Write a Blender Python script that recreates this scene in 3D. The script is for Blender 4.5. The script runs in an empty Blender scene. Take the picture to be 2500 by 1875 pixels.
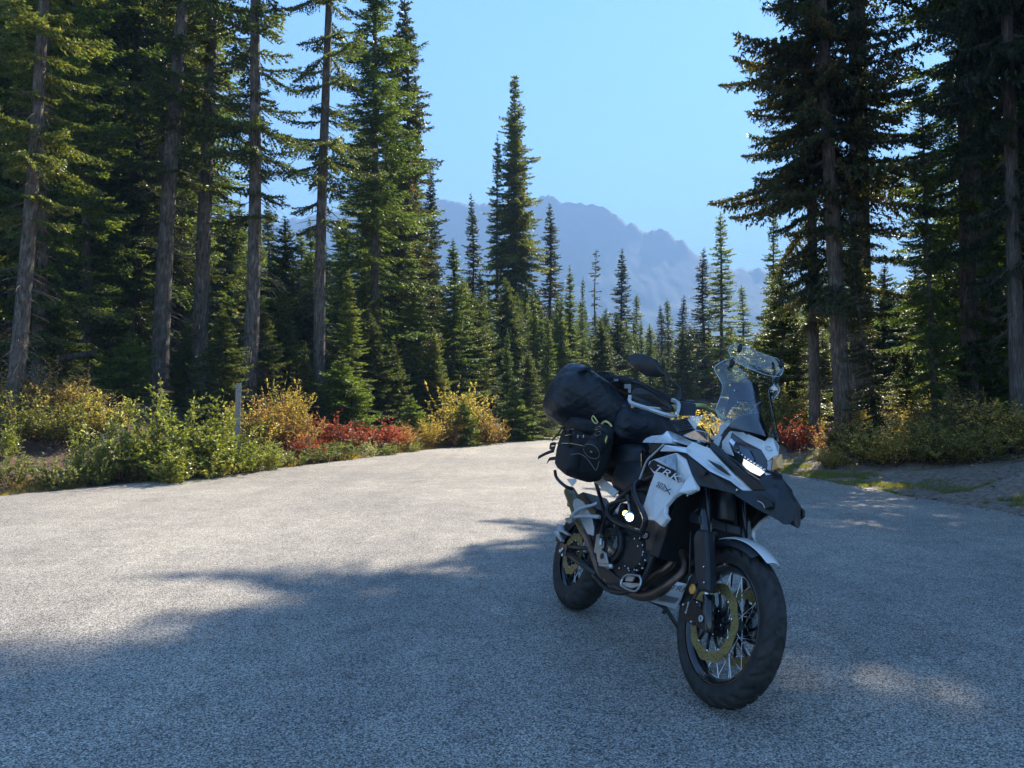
import bpy, math, random
import numpy as np
from mathutils import Vector, Matrix

R = math.radians
SC = bpy.context.scene
COL = SC.collection

# ------------------------------------------------------------------ camera
FPX = 1793.65            # focal length in pixels of the 2500 px wide photograph
CAM_H, PITCH = 1.239, R(1.6213)
cd = bpy.data.cameras.new('camera')
cd.sensor_width = 36.0
cd.lens = 36.0 * FPX / 2500.0
cd.clip_start, cd.clip_end = 0.05, 12000
cam = bpy.data.objects.new('camera', cd)
COL.objects.link(cam)
cam.location = (0, 0, CAM_H)
cam.rotation_euler = (R(90) + PITCH, 0, 0)
SC.camera = cam

# ------------------------------------------------------------------ light
SUN_AZ, SUN_EL = 30.0, 40.0       # degrees right of the view axis, above the horizon
w = bpy.data.worlds.new('World')
SC.world = w
w.use_nodes = True
nt = w.node_tree
nt.nodes.clear()
sky = nt.nodes.new('ShaderNodeTexSky')
sky.sky_type = 'NISHITA'
sky.sun_disc = False
sky.sun_elevation = R(SUN_EL)
sky.sun_rotation = R(SUN_AZ)
sky.altitude = 1200
sky.air_density = 2.4
sky.dust_density = 0.3
sky.ozone_density = 3.0
bg = nt.nodes.new('ShaderNodeBackground')
bg.inputs['Strength'].default_value = 0.063
wo = nt.nodes.new('ShaderNodeOutputWorld')
tint = nt.nodes.new('ShaderNodeMix')          # the clear deep blue of a high mountain sky
tint.data_type = 'RGBA'
tint.blend_type = 'MULTIPLY'
tint.inputs[0].default_value = 1.0
tint.inputs[7].default_value = (0.33, 0.51, 0.77, 1)
nt.links.new(sky.outputs[0], tint.inputs[6])
nt.links.new(tint.outputs[2], bg.inputs[0])
nt.links.new(bg.outputs[0], wo.inputs[0])
sd = bpy.data.lights.new('sun', 'SUN')
sd.energy = 3.3
sd.angle = R(0.53)
sd.color = (1.0, 0.90, 0.75)
sun = bpy.data.objects.new('sun', sd)
COL.objects.link(sun)
sv = Vector((math.sin(R(SUN_AZ)) * math.cos(R(SUN_EL)), math.cos(R(SUN_AZ)) * math.cos(R(SUN_EL)), math.sin(R(SUN_EL))))
sun.rotation_euler = sv.to_track_quat('Z', 'Y').to_euler()
sun.location = (20, 20, 60)
SC.view_settings.view_transform = 'Standard'
SC.view_settings.look = 'None'
SC.view_settings.exposure = 2.42
SC.view_settings.gamma = 1.0
SC.view_settings.use_curve_mapping = False
try:
    cy = SC.cycles
    cy.max_bounces = 6
    cy.diffuse_bounces = 3
    cy.glossy_bounces = 3
    cy.transmission_bounces = 6
    cy.transparent_max_bounces = 12
    cy.volume_bounces = 2
    cy.use_adaptive_sampling = True
    cy.adaptive_threshold = 0.012
    cy.caustics_reflective = False
    cy.caustics_refractive = False
except Exception:
    pass

HAZE_DENSITY = 0.00085
# ------------------------------------------------------------------ materials
def rgb(v):
    return (v[0], v[1], v[2], 1.0)

def new_mat(name):
    m = bpy.data.materials.new(name)
    m.use_nodes = True
    t = m.node_tree
    b = t.nodes['Principled BSDF']
    return m, t, b

def N(t, kind, **kw):
    n = t.nodes.new(kind)
    for k, v in kw.items():
        if k in n.inputs:
            n.inputs[k].default_value = v
        else:
            setattr(n, k, v)
    return n

def ramp(t, fac, stops, interp='LINEAR'):
    r = t.nodes.new('ShaderNodeValToRGB')
    r.color_ramp.interpolation = interp
    el = r.color_ramp.elements
    while len(el) < len(stops):
        el.new(0.5)
    for e, (p, c) in zip(el, stops):
        e.position = p
        e.color = rgb(c)
    t.links.new(fac, r.inputs[0])
    return r.outputs[0]

def mixc(t, fac, a, b, mode='MIX'):
    n = t.nodes.new('ShaderNodeMix')
    n.data_type = 'RGBA'
    n.blend_type = mode
    for s, v in ((n.inputs['Factor'], fac), (n.inputs['A'], a), (n.inputs['B'], b)):
        pass
    def put(sock, v):
        if hasattr(v, 'is_output'):
            t.links.new(v, sock)
        elif isinstance(v, (int, float)):
            sock.default_value = v
        else:
            sock.default_value = rgb(v)
    put([i for i in n.inputs if i.name == 'Factor' and i.type == 'VALUE'][0], fac)
    put([i for i in n.inputs if i.name == 'A' and i.type == 'RGBA'][0], a)
    put([i for i in n.inputs if i.name == 'B' and i.type == 'RGBA'][0], b)
    return [o for o in n.outputs if o.type == 'RGBA'][0]

def bump(t, b, height, strength, dist):
    n = t.nodes.new('ShaderNodeBump')
    n.inputs['Strength'].default_value = strength
    n.inputs['Distance'].default_value = dist
    t.links.new(height, n.inputs['Height'])
    t.links.new(n.outputs[0], b.inputs['Normal'])
    return n

def noise(t, scale, detail=4, rough=0.55, coord=None, dist=0.0):
    n = t.nodes.new('ShaderNodeTexNoise')
    n.inputs['Scale'].default_value = scale
    n.inputs['Detail'].default_value = detail
    n.inputs['Roughness'].default_value = rough
    n.inputs['Distortion'].default_value = dist
    if coord is not None:
        t.links.new(coord, n.inputs['Vector'])
    return n.outputs['Fac']

def gpos(t):
    return t.nodes.new('ShaderNodeNewGeometry').outputs['Position']

def simple(name, col, rough=0.5, metal=0.0, spec=0.5, var=0.0, bumps=None, coat=0.0, scale=30.0):
    m, t, b = new_mat(name)
    b.inputs['Roughness'].default_value = rough
    b.inputs['Metallic'].default_value = metal
    b.inputs['Specular IOR Level'].default_value = spec
    b.inputs['Coat Weight'].default_value = coat
    tc = t.nodes.new('ShaderNodeTexCoord').outputs['Object']
    if var:
        n = noise(t, scale, 5, 0.6, tc)
        c = ramp(t, n, [(0.3, [x * (1 - var) for x in col]), (0.7, [min(1, x * (1 + var)) for x in col])])
        t.links.new(c, b.inputs['Base Color'])
        rr = t.nodes.new('ShaderNodeMapRange')
        rr.inputs['To Min'].default_value = max(0.02, rough - 0.1)
        rr.inputs['To Max'].default_value = min(1, rough + 0.12)
        t.links.new(n, rr.inputs[0])
        t.links.new(rr.outputs[0], b.inputs['Roughness'])
    else:
        b.inputs['Base Color'].default_value = rgb(col)
    if bumps:
        bump(t, b, noise(t, bumps[0], 6, 0.6, tc), bumps[1], bumps[2])
    return m

def leafy(name, stops, transl=0.35, rough=0.55, var_scale=0.35, spec=0.35, objvar=0.25, gain=1.35):
    """Leaf or needle material: colour differs from leaf to leaf, from clump to clump and from plant to plant."""
    m, t, b = new_mat(name)
    geo = t.nodes.new('ShaderNodeNewGeometry')
    oi = t.nodes.new('ShaderNodeObjectInfo')
    tc = t.nodes.new('ShaderNodeTexCoord').outputs['Object']
    nz = noise(t, var_scale, 3, 0.6, tc)
    m1 = N(t, 'ShaderNodeMath', operation='MULTIPLY_ADD')
    t.links.new(geo.outputs['Random Per Island'], m1.inputs[0])
    m1.inputs[1].default_value = 0.55
    m2 = N(t, 'ShaderNodeMath', operation='MULTIPLY')
    t.links.new(nz, m2.inputs[0])
    m2.inputs[1].default_value = 0.75
    t.links.new(m2.outputs[0], m1.inputs[2])
    m3 = N(t, 'ShaderNodeMath', operation='MULTIPLY_ADD')
    t.links.new(oi.outputs['Random'], m3.inputs[0])
    m3.inputs[1].default_value = objvar
    t.links.new(m1.outputs[0], m3.inputs[2])
    m4 = N(t, 'ShaderNodeMath', operation='SUBTRACT')
    t.links.new(m3.outputs[0], m4.inputs[0])
    m4.inputs[1].default_value = 0.15 + objvar * 0.5
    c = ramp(t, m4.outputs[0], [(p_, [min(.9, q_ * gain) for q_ in (c_[0] * 1.10, c_[1] * .93, c_[2] * 1.12)]) for p_, c_ in stops])
    t.links.new(c, b.inputs['Base Color'])
    b.inputs['Roughness'].default_value = rough
    b.inputs['Specular IOR Level'].default_value = spec
    tr = t.nodes.new('ShaderNodeBsdfTranslucent')
    warm = mixc(t, 1.0, c, (2.3, 2.3, 0.9), 'MULTIPLY')
    t.links.new(warm, tr.inputs[0])
    mx = t.nodes.new('ShaderNodeMixShader')
    mx.inputs[0].default_value = min(.6, transl * 1.3)
    t.links.new(b.outputs[0], mx.inputs[1])
    t.links.new(tr.outputs[0], mx.inputs[2])
    t.links.new(mx.outputs[0], t.nodes['Material Output'].inputs['Surface'])
    return m

# ------------------------------------------------------------------ mesh helpers
def set_mesh(name, V, F, mat, smooth=False):
    """Mesh from numpy vertices and a list / array of faces (all tris, all quads, or mixed lists)."""
    me = bpy.data.meshes.new(name)
    V = np.asarray(V, dtype=np.float32).reshape(-1, 3)
    if isinstance(F, np.ndarray):
        k = F.shape[1]
        me.vertices.add(len(V))
        me.vertices.foreach_set('co', V.ravel())
        me.loops.add(F.size)
        me.loops.foreach_set('vertex_index', F.astype(np.int32).ravel())
        me.polygons.add(len(F))
        me.polygons.foreach_set('loop_start', np.arange(0, F.size, k, dtype=np.int32))
        me.update(calc_edges=True)
    else:
        me.from_pydata([tuple(v) for v in V], [], [tuple(f) for f in F])
        me.update()
    if mat is not None:
        me.materials.append(mat)
    if smooth:
        me.polygons.foreach_set('use_smooth', np.ones(len(me.polygons), dtype=bool))
    return me

def link(name, data, parent=None, kind=None):
    o = bpy.data.objects.new(name, data)
    COL.objects.link(o)
    if parent is not None:
        o.parent = parent
    if kind:
        o['kind'] = kind
    return o

def tag(o, label, cat, group=None):
    if label:
        o['label'] = label
    o['category'] = cat
    if group:
        o['group'] = group
    return o

def thing(name, label, cat, loc=(0, 0, 0), rot=(0, 0, 0), group=None):
    o = bpy.data.objects.new(name, None)
    COL.objects.link(o)
    o.location = loc
    o.rotation_euler = rot
    o.empty_display_size = 0.2
    return tag(o, label, cat, group)
# ------------------------------------------------------------------ terrain
LEFT_EDGE = [(-24, -20), (-13.5, 0), (-9.3, 6.6), (-7.1, 10.2), (-6.3, 11.7), (-4.55, 14.7), (-2.8, 19.8), (-0.7, 24.7), (1.6, 28.9), (5.5, 35), (12, 42), (24, 50), (60, 62)]
RIGHT_EDGE = [(24, -20), (10.5, -4), (8.0, 2.5), (6.7, 5.8), (5.8, 8.3), (5.35, 11.3), (5.0, 13.4), (4.65, 16), (4.5, 19), (5.0, 23), (7.5, 28), (13, 34), (25, 42), (60, 53)]

def chaikin(p, n=2):
    p = [np.array(q, float) for q in p]
    for _ in range(n):
        q = [p[0]]
        for a, b in zip(p[:-1], p[1:]):
            q += [a * .75 + b * .25, a * .25 + b * .75]
        p = q + [p[-1]]
    return np.array(p)
LE, RE = chaikin(LEFT_EDGE), chaikin(RIGHT_EDGE)

def dist_poly(X, Y, P):
    """Signed distance to a polyline: positive to its left (walking along it)."""
    best = np.full(X.shape, 1e9)
    sgn = np.ones(X.shape)
    for a, b in zip(P[:-1], P[1:]):
        d = b - a
        t = np.clip(((X - a[0]) * d[0] + (Y - a[1]) * d[1]) / (d @ d), 0, 1)
        qx, qy = X - (a[0] + t * d[0]), Y - (a[1] + t * d[1])
        dd = np.hypot(qx, qy)
        cr = d[0] * qy - d[1] * qx
        m = dd < best
        best = np.where(m, dd, best)
        sgn = np.where(m, np.sign(cr), sgn)
    return best * sgn

def vnoise(X, Y, s, seed=0):
    """Cheap smooth value noise, -1..1."""
    rs = np.random.RandomState(seed)
    tab = rs.rand(64, 64) * 2 - 1
    x, y = X / s + 1000.3, Y / s + 1000.7
    xi, yi = np.floor(x).astype(int), np.floor(y).astype(int)
    fx, fy = x - xi, y - yi
    fx, fy = fx * fx * (3 - 2 * fx), fy * fy * (3 - 2 * fy)
    g = lambda i, j: tab[i % 64, j % 64]
    return (g(xi, yi) * (1 - fx) + g(xi + 1, yi) * fx) * (1 - fy) + (g(xi, yi + 1) * (1 - fx) + g(xi + 1, yi + 1) * fx) * fy

def ground_z(X, Y):
    X, Y = np.asarray(X, float), np.asarray(Y, float)
    sl = dist_poly(X, Y, LE)          # > 0 on the left of the road
    sr = -dist_poly(X, Y, RE)         # > 0 on the right of it
    s = np.maximum(sl, sr)
    rise = np.where(sl > sr, 0.27 * np.clip(s, 0, 6) + 0.05 * np.clip(s - 6, 0, 40), 0.05 * np.clip(s, 0, .8) + 0.24 * np.clip(s - .8, 0, 2.8) + 0.05 * np.clip(s - 3.4, 0, 40))
    out = np.clip(s / 1.5, 0, 1)
    rough = out * (0.10 * vnoise(X, Y, 1.7, 1) + 0.05 * vnoise(X, Y, 0.6, 2) + 0.02 * vnoise(X, Y, 0.23, 3))
    mound = 0.22 * np.exp(-(((X - 6.9) / 0.75) ** 2 + ((Y - 9.75) / 0.4) ** 2))
    far = np.clip((np.hypot(X, Y) - 120) / 500, 0, 1)
    z = np.where(s > 0, rise + rough + mound, 0.0) - 0.035 * np.clip(1 - s / .5, 0, 1) - 0.006
    return z * (1 - far) + far * (-4)

def gz(x, y):
    return float(ground_z(np.array([x]), np.array([y]))[0])

def spaced(lo, hi, fine_lo, fine_hi, step, grow=1.12):
    a = list(np.arange(fine_lo, fine_hi, step))
    s, v = step, a[-1]
    while v < hi:
        s *= grow
        v += s
        a.append(v)
    s, v, pre = step, a[0], []
    while v > lo:
        s *= grow
        v -= s
        pre.append(v)
    return np.array(pre[::-1] + a)

gx = spaced(-2600, 2600, -13, 12, 0.16)
gy = spaced(-400, 2600, 5, 26, 0.16)
GX, GY = np.meshgrid(gx, gy)
GZ = ground_z(GX, GY)
nx, ny = len(gx), len(gy)
idx = np.arange(nx * ny).reshape(ny, nx)
quads = np.stack([idx[:-1, :-1], idx[:-1, 1:], idx[1:, 1:], idx[1:, :-1]], -1).reshape(-1, 4)

# forest floor: red-brown needle duff, paler dirt on the right verge, bits of green
m_ground, t, b = new_mat('forest_floor')
p = gpos(t)
n1, n2, n3 = noise(t, 1.3, 6, .65, p), noise(t, 14, 5, .7, p), noise(t, 90, 3, .7, p)
base = ramp(t, n1, [(0.3, (0.050, 0.030, 0.020)), (0.5, (0.115, 0.066, 0.042)), (0.72, (0.19, 0.12, 0.078))])
fine = ramp(t, n2, [(0.3, (0.45, 0.42, 0.40)), (0.6, (1.0, 1.0, 1.0)), (0.75, (1.5, 1.45, 1.35))])
c = mixc(t, 1.0, base, fine, 'MULTIPLY')
sep = t.nodes.new('ShaderNodeSeparateXYZ')
t.links.new(p, sep.inputs[0])
mr = t.nodes.new('ShaderNodeMapRange')
mr.inputs['From Min'].default_value = 3.5
mr.inputs['From Max'].default_value = 5.0
t.links.new(sep.outputs[0], mr.inputs[0])
dirt = ramp(t, n2, [(0.3, (0.13, 0.098, 0.074)), (0.55, (0.30, 0.235, 0.185)), (0.75, (0.46, 0.385, 0.32))])
c = mixc(t, mr.outputs[0], c, dirt)
vor = t.nodes.new('ShaderNodeTexVoronoi')
vor.inputs['Scale'].default_value = 26
t.links.new(p, vor.inputs['Vector'])
peb = ramp(t, vor.outputs['Distance'], [(0.0, (1.5, 1.5, 1.5)), (0.18, (1, 1, 1)), (1, (0.8, 0.8, 0.8))])
c = mixc(t, 0.35, c, mixc(t, 1.0, c, peb, 'MULTIPLY'))
t.links.new(c, b.inputs['Base Color'])
b.inputs['Roughness'].default_value = 0.95
add = N(t, 'ShaderNodeMath', operation='ADD')
t.links.new(n2, add.inputs[0])
t.links.new(n3, add.inputs[1])
bump(t, b, add.outputs[0], 0.7, 0.02)
g = link('ground', set_mesh('ground', np.stack([GX, GY, GZ], -1).reshape(-1, 3), quads, m_ground, True), kind='structure')

# road: worn chip-seal, pale stones in dark binder
m_road, t, b = new_mat('chip_seal')
p = gpos(t)
v1 = t.nodes.new('ShaderNodeTexVoronoi')
v1.inputs['Scale'].default_value = 160
t.links.new(p, v1.inputs['Vector'])
sepc = t.nodes.new('ShaderNodeSeparateColor')
t.links.new(v1.outputs['Color'], sepc.inputs[0])
stone = ramp(t, sepc.outputs[0], [(0.0, (0.10, 0.096, 0.090)), (0.2, (0.21, 0.198, 0.182)), (0.45, (0.40, 0.373, 0.33)), (0.85, (0.64, 0.60, 0.535)), (1.0, (0.80, 0.76, 0.69))])
edge = ramp(t, v1.outputs['Distance'], [(0.0, (1, 1, 1)), (0.45, (0.95, 0.95, 0.95)), (0.8, (0.40, 0.39, 0.38))])
c = mixc(t, 1.0, stone, edge, 'MULTIPLY')
n0 = noise(t, 0.35, 5, .6, p)
n4 = noise(t, 3.5, 5, .7, p)
c = mixc(t, 1.0, c, ramp(t, n0, [(0.3, (0.76, 0.76, 0.78)), (0.7, (1.18, 1.16, 1.12))]), 'MULTIPLY')
mpw = t.nodes.new('ShaderNodeMapping')                     # long faint wheel tracks and patches of bled binder
mpw.inputs['Rotation'].default_value = (0, 0, R(-22))
mpw.inputs['Scale'].default_value = (1.1, 0.10, 1)
t.links.new(p, mpw.inputs[0])
c = mixc(t, 1.0, c, ramp(t, noise(t, 0.9, 4, .6, mpw.outputs[0], .6), [(0.35, (0.86, 0.86, 0.87)), (0.6, (1.05, 1.05, 1.04))]), 'MULTIPLY')
c = mixc(t, 1.0, c, ramp(t, noise(t, 0.8, 3, .5, p, 1.5), [(0.66, (1, 1, 1)), (0.74, (0.80, 0.80, 0.82))]), 'MULTIPLY')
c = mixc(t, 1.0, c, ramp(t, n4, [(0.3, (0.82, 0.82, 0.82)), (0.7, (1.15, 1.15, 1.15))]), 'MULTIPLY')
t.links.new(c, b.inputs['Base Color'])
b.inputs['Roughness'].default_value = 0.8
b.inputs['Specular IOR Level'].default_value = 0.35
mm = N(t, 'ShaderNodeMath', operation='MULTIPLY_ADD')
t.links.new(sepc.outputs[1], mm.inputs[0])
mm.inputs[1].default_value = 0.8
inv = N(t, 'ShaderNodeMath', operation='MULTIPLY')
t.links.new(v1.outputs['Distance'], inv.inputs[0])
inv.inputs[1].default_value = -0.7
t.links.new(inv.outputs[0], mm.inputs[2])
bump(t, b, mm.outputs[0], 0.8, 0.005)

def resample(P, ys):
    return np.interp(ys, P[:, 1], P[:, 0])
ys = np.concatenate([np.arange(-20, 30, .12), np.arange(30, 62, .5)])
lx = np.interp(ys, LE[:, 1], LE[:, 0]) + 0.09 * vnoise(ys, ys * 0, .7, 5) + 0.06 * vnoise(ys, ys * 0, .24, 6)
rx = np.interp(ys, RE[:, 1], RE[:, 0]) + 0.09 * vnoise(ys, ys * 0, .7, 7) + 0.06 * vnoise(ys, ys * 0, .24, 8)
us = np.linspace(0, 1, 25)
RX = lx[:, None] * (1 - us) + rx[:, None] * us
RY = np.repeat(ys[:, None], 25, 1)
RZ = np.zeros_like(RX)
RZ[:, 0] = RZ[:, -1] = -0.02
ii = np.arange(RX.size).reshape(RX.shape)
rq = np.stack([ii[:-1, :-1], ii[:-1, 1:], ii[1:, 1:], ii[1:, :-1]], -1).reshape(-1, 4)
link('road', set_mesh('road', np.stack([RX, RY, RZ], -1).reshape(-1, 3), rq, m_road), kind='structure')

# ------------------------------------------------------------------ mountain
PROF = [(600, 560), (850, 500), (960, 462), (1020, 470), (1067, 474), (1085, 480), (1101, 486), (1127, 491), (1150, 500), (1181, 495), (1215, 503), (1260, 500), (1304, 491), (1314, 479), (1325, 472), (1333, 476), (1340, 468), (1346, 476), (1352, 474),
        (1363, 486), (1371, 494), (1382, 489), (1394, 484), (1422, 491), (1440, 491), (1468, 501), (1485, 510), (1506, 516), (1521, 529), (1532, 549), (1542, 541), (1557, 545), (1561, 556), (1574, 565), (1591, 559), (1614, 555),
        (1633, 564), (1654, 587), (1669, 588), (1683, 600), (1705, 617), (1750, 645), (1797, 655), (1827, 653), (1856, 655), (1950, 700), (2100, 740), (2400, 800), (2900, 860), (3600, 900)]
DM = 1500.0
HOR = 937.5 + FPX * math.tan(PITCH)
PX = np.array([a for a, _ in PROF], float)
PZ = np.array([b_ for _, b_ in PROF], float)
mx_ = (PX - 1250) / FPX * DM
mz_ = CAM_H + (HOR - PZ) / FPX * DM * 1.0
xs = np.arange(-560, 1900, 3.0)
rj = np.random.RandomState(77)
def jag(step, amp):
    k = np.arange(xs[0] - step, xs[-1] + 2 * step, step)
    k = k + rj.uniform(-.4, .4, len(k)) * step
    return np.interp(xs, k, rj.uniform(-amp, amp, len(k)))
ridge = np.interp(xs, mx_, mz_) + jag(26, 4.5) + jag(11, 3.5) + jag(5, 1.8)
smooth_ridge = np.convolve(np.pad(ridge, 60, mode='edge'), np.ones(121) / 121, mode='valid')
vs = np.concatenate([np.linspace(-1, 0, 60), np.linspace(0.03, 1, 20)])
MV = []
for v in vs:
    k = 1 - abs(v) ** 0.85
    a0_ = min(1.0, abs(v) * 22)
    yy = DM + (v * 430 if v < 0 else v * 500)
    zz = (ridge * (1 - a0_) + smooth_ridge * a0_) * k
    a = np.clip(abs(v) * 1.6, 0, 1)
    yv = np.full_like(xs, yy)
    zz = zz + a * (14 * vnoise(xs, yv, 90, 13) + 9 * vnoise(xs, yv, 38, 14) + 7 * vnoise(xs, yv, 13, 15)) * (k * .8 + .2)
    zz = zz - a * 9 * np.abs(vnoise(xs + 0.3 * yv, yv * .25, 60, 16)) * k
    MV.append(np.stack([xs, yv, zz - (6 if abs(v) > .99 else 0)], -1))
MV = np.array(MV)
ii = np.arange(MV.shape[0] * MV.shape[1]).reshape(MV.shape[:2])
mq = np.stack([ii[:-1, :-1], ii[:-1, 1:], ii[1:, 1:], ii[1:, :-1]], -1).reshape(-1, 4)
m_mt, t, b = new_mat('mountain_rock')
p = gpos(t)
geo = t.nodes.new('ShaderNodeNewGeometry')
sep = t.nodes.new('ShaderNodeSeparateXYZ')
t.links.new(geo.outputs['Position'], sep.inputs[0])
hz = N(t, 'ShaderNodeMath', operation='MULTIPLY_ADD')
t.links.new(noise(t, 0.012, 6, .65, p), hz.inputs[0])
hz.inputs[1].default_value = 260
t.links.new(sep.outputs[2], hz.inputs[2])
mr = t.nodes.new('ShaderNodeMapRange')
mr.inputs['From Min'].default_value = 280
mr.inputs['From Max'].default_value = 400
t.links.new(hz.outputs[0], mr.inputs[0])
rock = ramp(t, noise(t, 0.03, 8, .7, p), [(0.3, (0.035, 0.036, 0.036)), (0.7, (0.09, 0.088, 0.085))])
t.links.new(mixc(t, mr.outputs[0], (0.022, 0.034, 0.022), rock), b.inputs['Base Color'])
b.inputs['Roughness'].default_value = 0.95
link('mountain', set_mesh('mountain', MV.reshape(-1, 3), mq, m_mt, False), kind='structure')

# ------------------------------------------------------------------ conifers
def rotz(V, a):
    c, s = math.cos(a), math.sin(a)
    return np.stack([V[:, 0] * c - V[:, 1] * s, V[:, 0] * s + V[:, 1] * c, V[:, 2]], -1)

def spray(L, rs, tuft=0.055, step=0.075, droop=0.25, tipup=0.18, width=0.34, hang=0.0, tri=2):
    """Needle triangles of one flat conifer branch of length L, grown along +x from the trunk."""
    T = np.arange(0.10 if L > 1 else 0.02, 1.0, step / L)
    out = []
    def stem(u):
        return np.stack([u * L, 0 * u, -droop * L * u + tipup * L * u ** 2.2], -1)
    for side in (-1, 1):
        for u in T:
            uu = u + rs.uniform(-.3, .3) * step / L
            l = (width * L * (1 - u) ** .8 * min(1, .45 + 2.2 * u) + 0.08) * rs.uniform(.65, 1.15)
            ang = side * rs.uniform(.75, 1.15)
            n = max(2, int(l / (tuft * .75)))
            v = (np.arange(n) + .6) / n
            d = np.array([math.cos(ang), math.sin(ang), rs.uniform(-.22, .12) - hang])
            base = stem(np.array([uu]))[0]
            q = base + np.outer(v * l, d) + np.outer(v ** 2 * l, [0.18, 0, -0.12 - hang])
            out.append(np.concatenate([q, np.tile(d, (n, 1))], 1))
    u = np.linspace(.3, 1.03, max(3, int(L * .7 / tuft)))
    q = stem(u)
    out.append(np.concatenate([q, np.tile([1.0, 0, 0.1], (len(q), 1))], 1))
    A = np.concatenate(out)
    C, Dv = A[:, :3], A[:, 3:]
    tris = []
    for k in range(tri):
        r = rs.normal(size=(len(C), 3))
        ax = Dv + r * .55
        ax /= np.linalg.norm(ax, axis=1)[:, None]
        sd_ = np.cross(ax, rs.normal(size=(len(C), 3)) * .6 + [0, 0, 1.0])
        sd_ /= np.linalg.norm(sd_, axis=1)[:, None] + 1e-6
        s = tuft * rs.uniform(.7, 1.5, (len(C), 1))
        w_ = s * .40
        c0 = C + rs.normal(size=C.shape) * tuft * .25
        tris.append(np.stack([c0 - sd_ * w_ - ax * s * .4, c0 + sd_ * w_ - ax * s * .4, c0 + ax * s], 1))
    return np.concatenate(tris)

def tube(P, Rr, n=6, cap=False):
    """Tapered tube along points P."""
    P = np.asarray(P, float)
    Rr = np.broadcast_to(np.asarray(Rr, float), (len(P),))
    T = np.gradient(P, axis=0)
    T /= np.linalg.norm(T, axis=1)[:, None] + 1e-9
    up = np.array([0, 0, 1.0]) if abs(T[0][2]) < .9 else np.array([1.0, 0, 0])
    V = []
    u = np.cross(T[0], up); u /= np.linalg.norm(u)
    for i in range(len(P)):
        u = u - T[i] * (u @ T[i]); u /= np.linalg.norm(u) + 1e-9
        v = np.cross(T[i], u)
        a = np.arange(n) * 2 * np.pi / n
        V.append(P[i] + Rr[i] * (np.outer(np.cos(a), u) + np.outer(np.sin(a), v)))
    V = np.concatenate(V)
    F = []
    for i in range(len(P) - 1):
        for j in range(n):
            k = (j + 1) % n
            F.append((i * n + j, i * n + k, (i + 1) * n + k, (i + 1) * n + j))
    if cap:
        F.append(tuple(range(n - 1, -1, -1)))
        F.append(tuple((len(P) - 1) * n + j for j in range(n)))
    return V, F

def join(parts):
    V, F, o = [], [], 0
    for v, f in parts:
        V.append(np.asarray(v, float)); F += [tuple(i + o for i in q) for q in f]; o += len(v)
    return np.concatenate(V), F

m_bark, t, b = new_mat('grey_bark')
tc = t.nodes.new('ShaderNodeTexCoord').outputs['Object']
mp = t.nodes.new('ShaderNodeMapping')
mp.inputs['Scale'].default_value = (1, 1, 0.22)
t.links.new(tc, mp.inputs[0])
nb = noise(t, 16, 6, .7, mp.outputs[0], .4)
nl = noise(t, 2.2, 4, .6, tc)
c = ramp(t, nb, [(0.33, (0.05, 0.044, 0.038)), (0.52, (0.18, 0.158, 0.14)), (0.7, (0.35, 0.32, 0.295))])
c = mixc(t, 1.0, c, ramp(t, nl, [(0.35, (0.6, 0.58, 0.55)), (0.65, (1.15, 1.12, 1.1))]), 'MULTIPLY')
t.links.new(c, b.inputs['Base Color'])
b.inputs['Roughness'].default_value = 0.9
bump(t, b, nb, 1.0, 0.06)
m_dead = simple('dead_wood', (0.13, 0.10, 0.08), 0.9, var=0.4)
m_needle = leafy('fir_needles', [(0.15, (0.016, 0.028, 0.012)), (0.45, (0.036, 0.058, 0.018)), (0.72, (0.075, 0.10, 0.026)), (0.97, (0.14, 0.14, 0.035))], 0.32, .45, gain=1.7)
m_needle_mid = leafy('green_fir_needles', [(0.15, (0.020, 0.040, 0.014)), (0.45, (0.045, 0.080, 0.022)), (0.72, (0.090, 0.13, 0.032)), (0.97, (0.16, 0.17, 0.045))], 0.35, .45, gain=1.6)
m_needle_old = leafy('dark_fir_needles', [(0.15, (0.010, 0.018, 0.010)), (0.5, (0.024, 0.038, 0.015)), (0.8, (0.048, 0.062, 0.020)), (0.98, (0.17, 0.09, 0.03))], 0.26, .45, gain=1.5)
m_needle_young = leafy('young_fir_needles', [(0.15, (0.030, 0.055, 0.014)), (0.45, (0.070, 0.12, 0.024)), (0.75, (0.13, 0.19, 0.04)), (0.97, (0.20, 0.24, 0.05))], 0.32)

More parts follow.
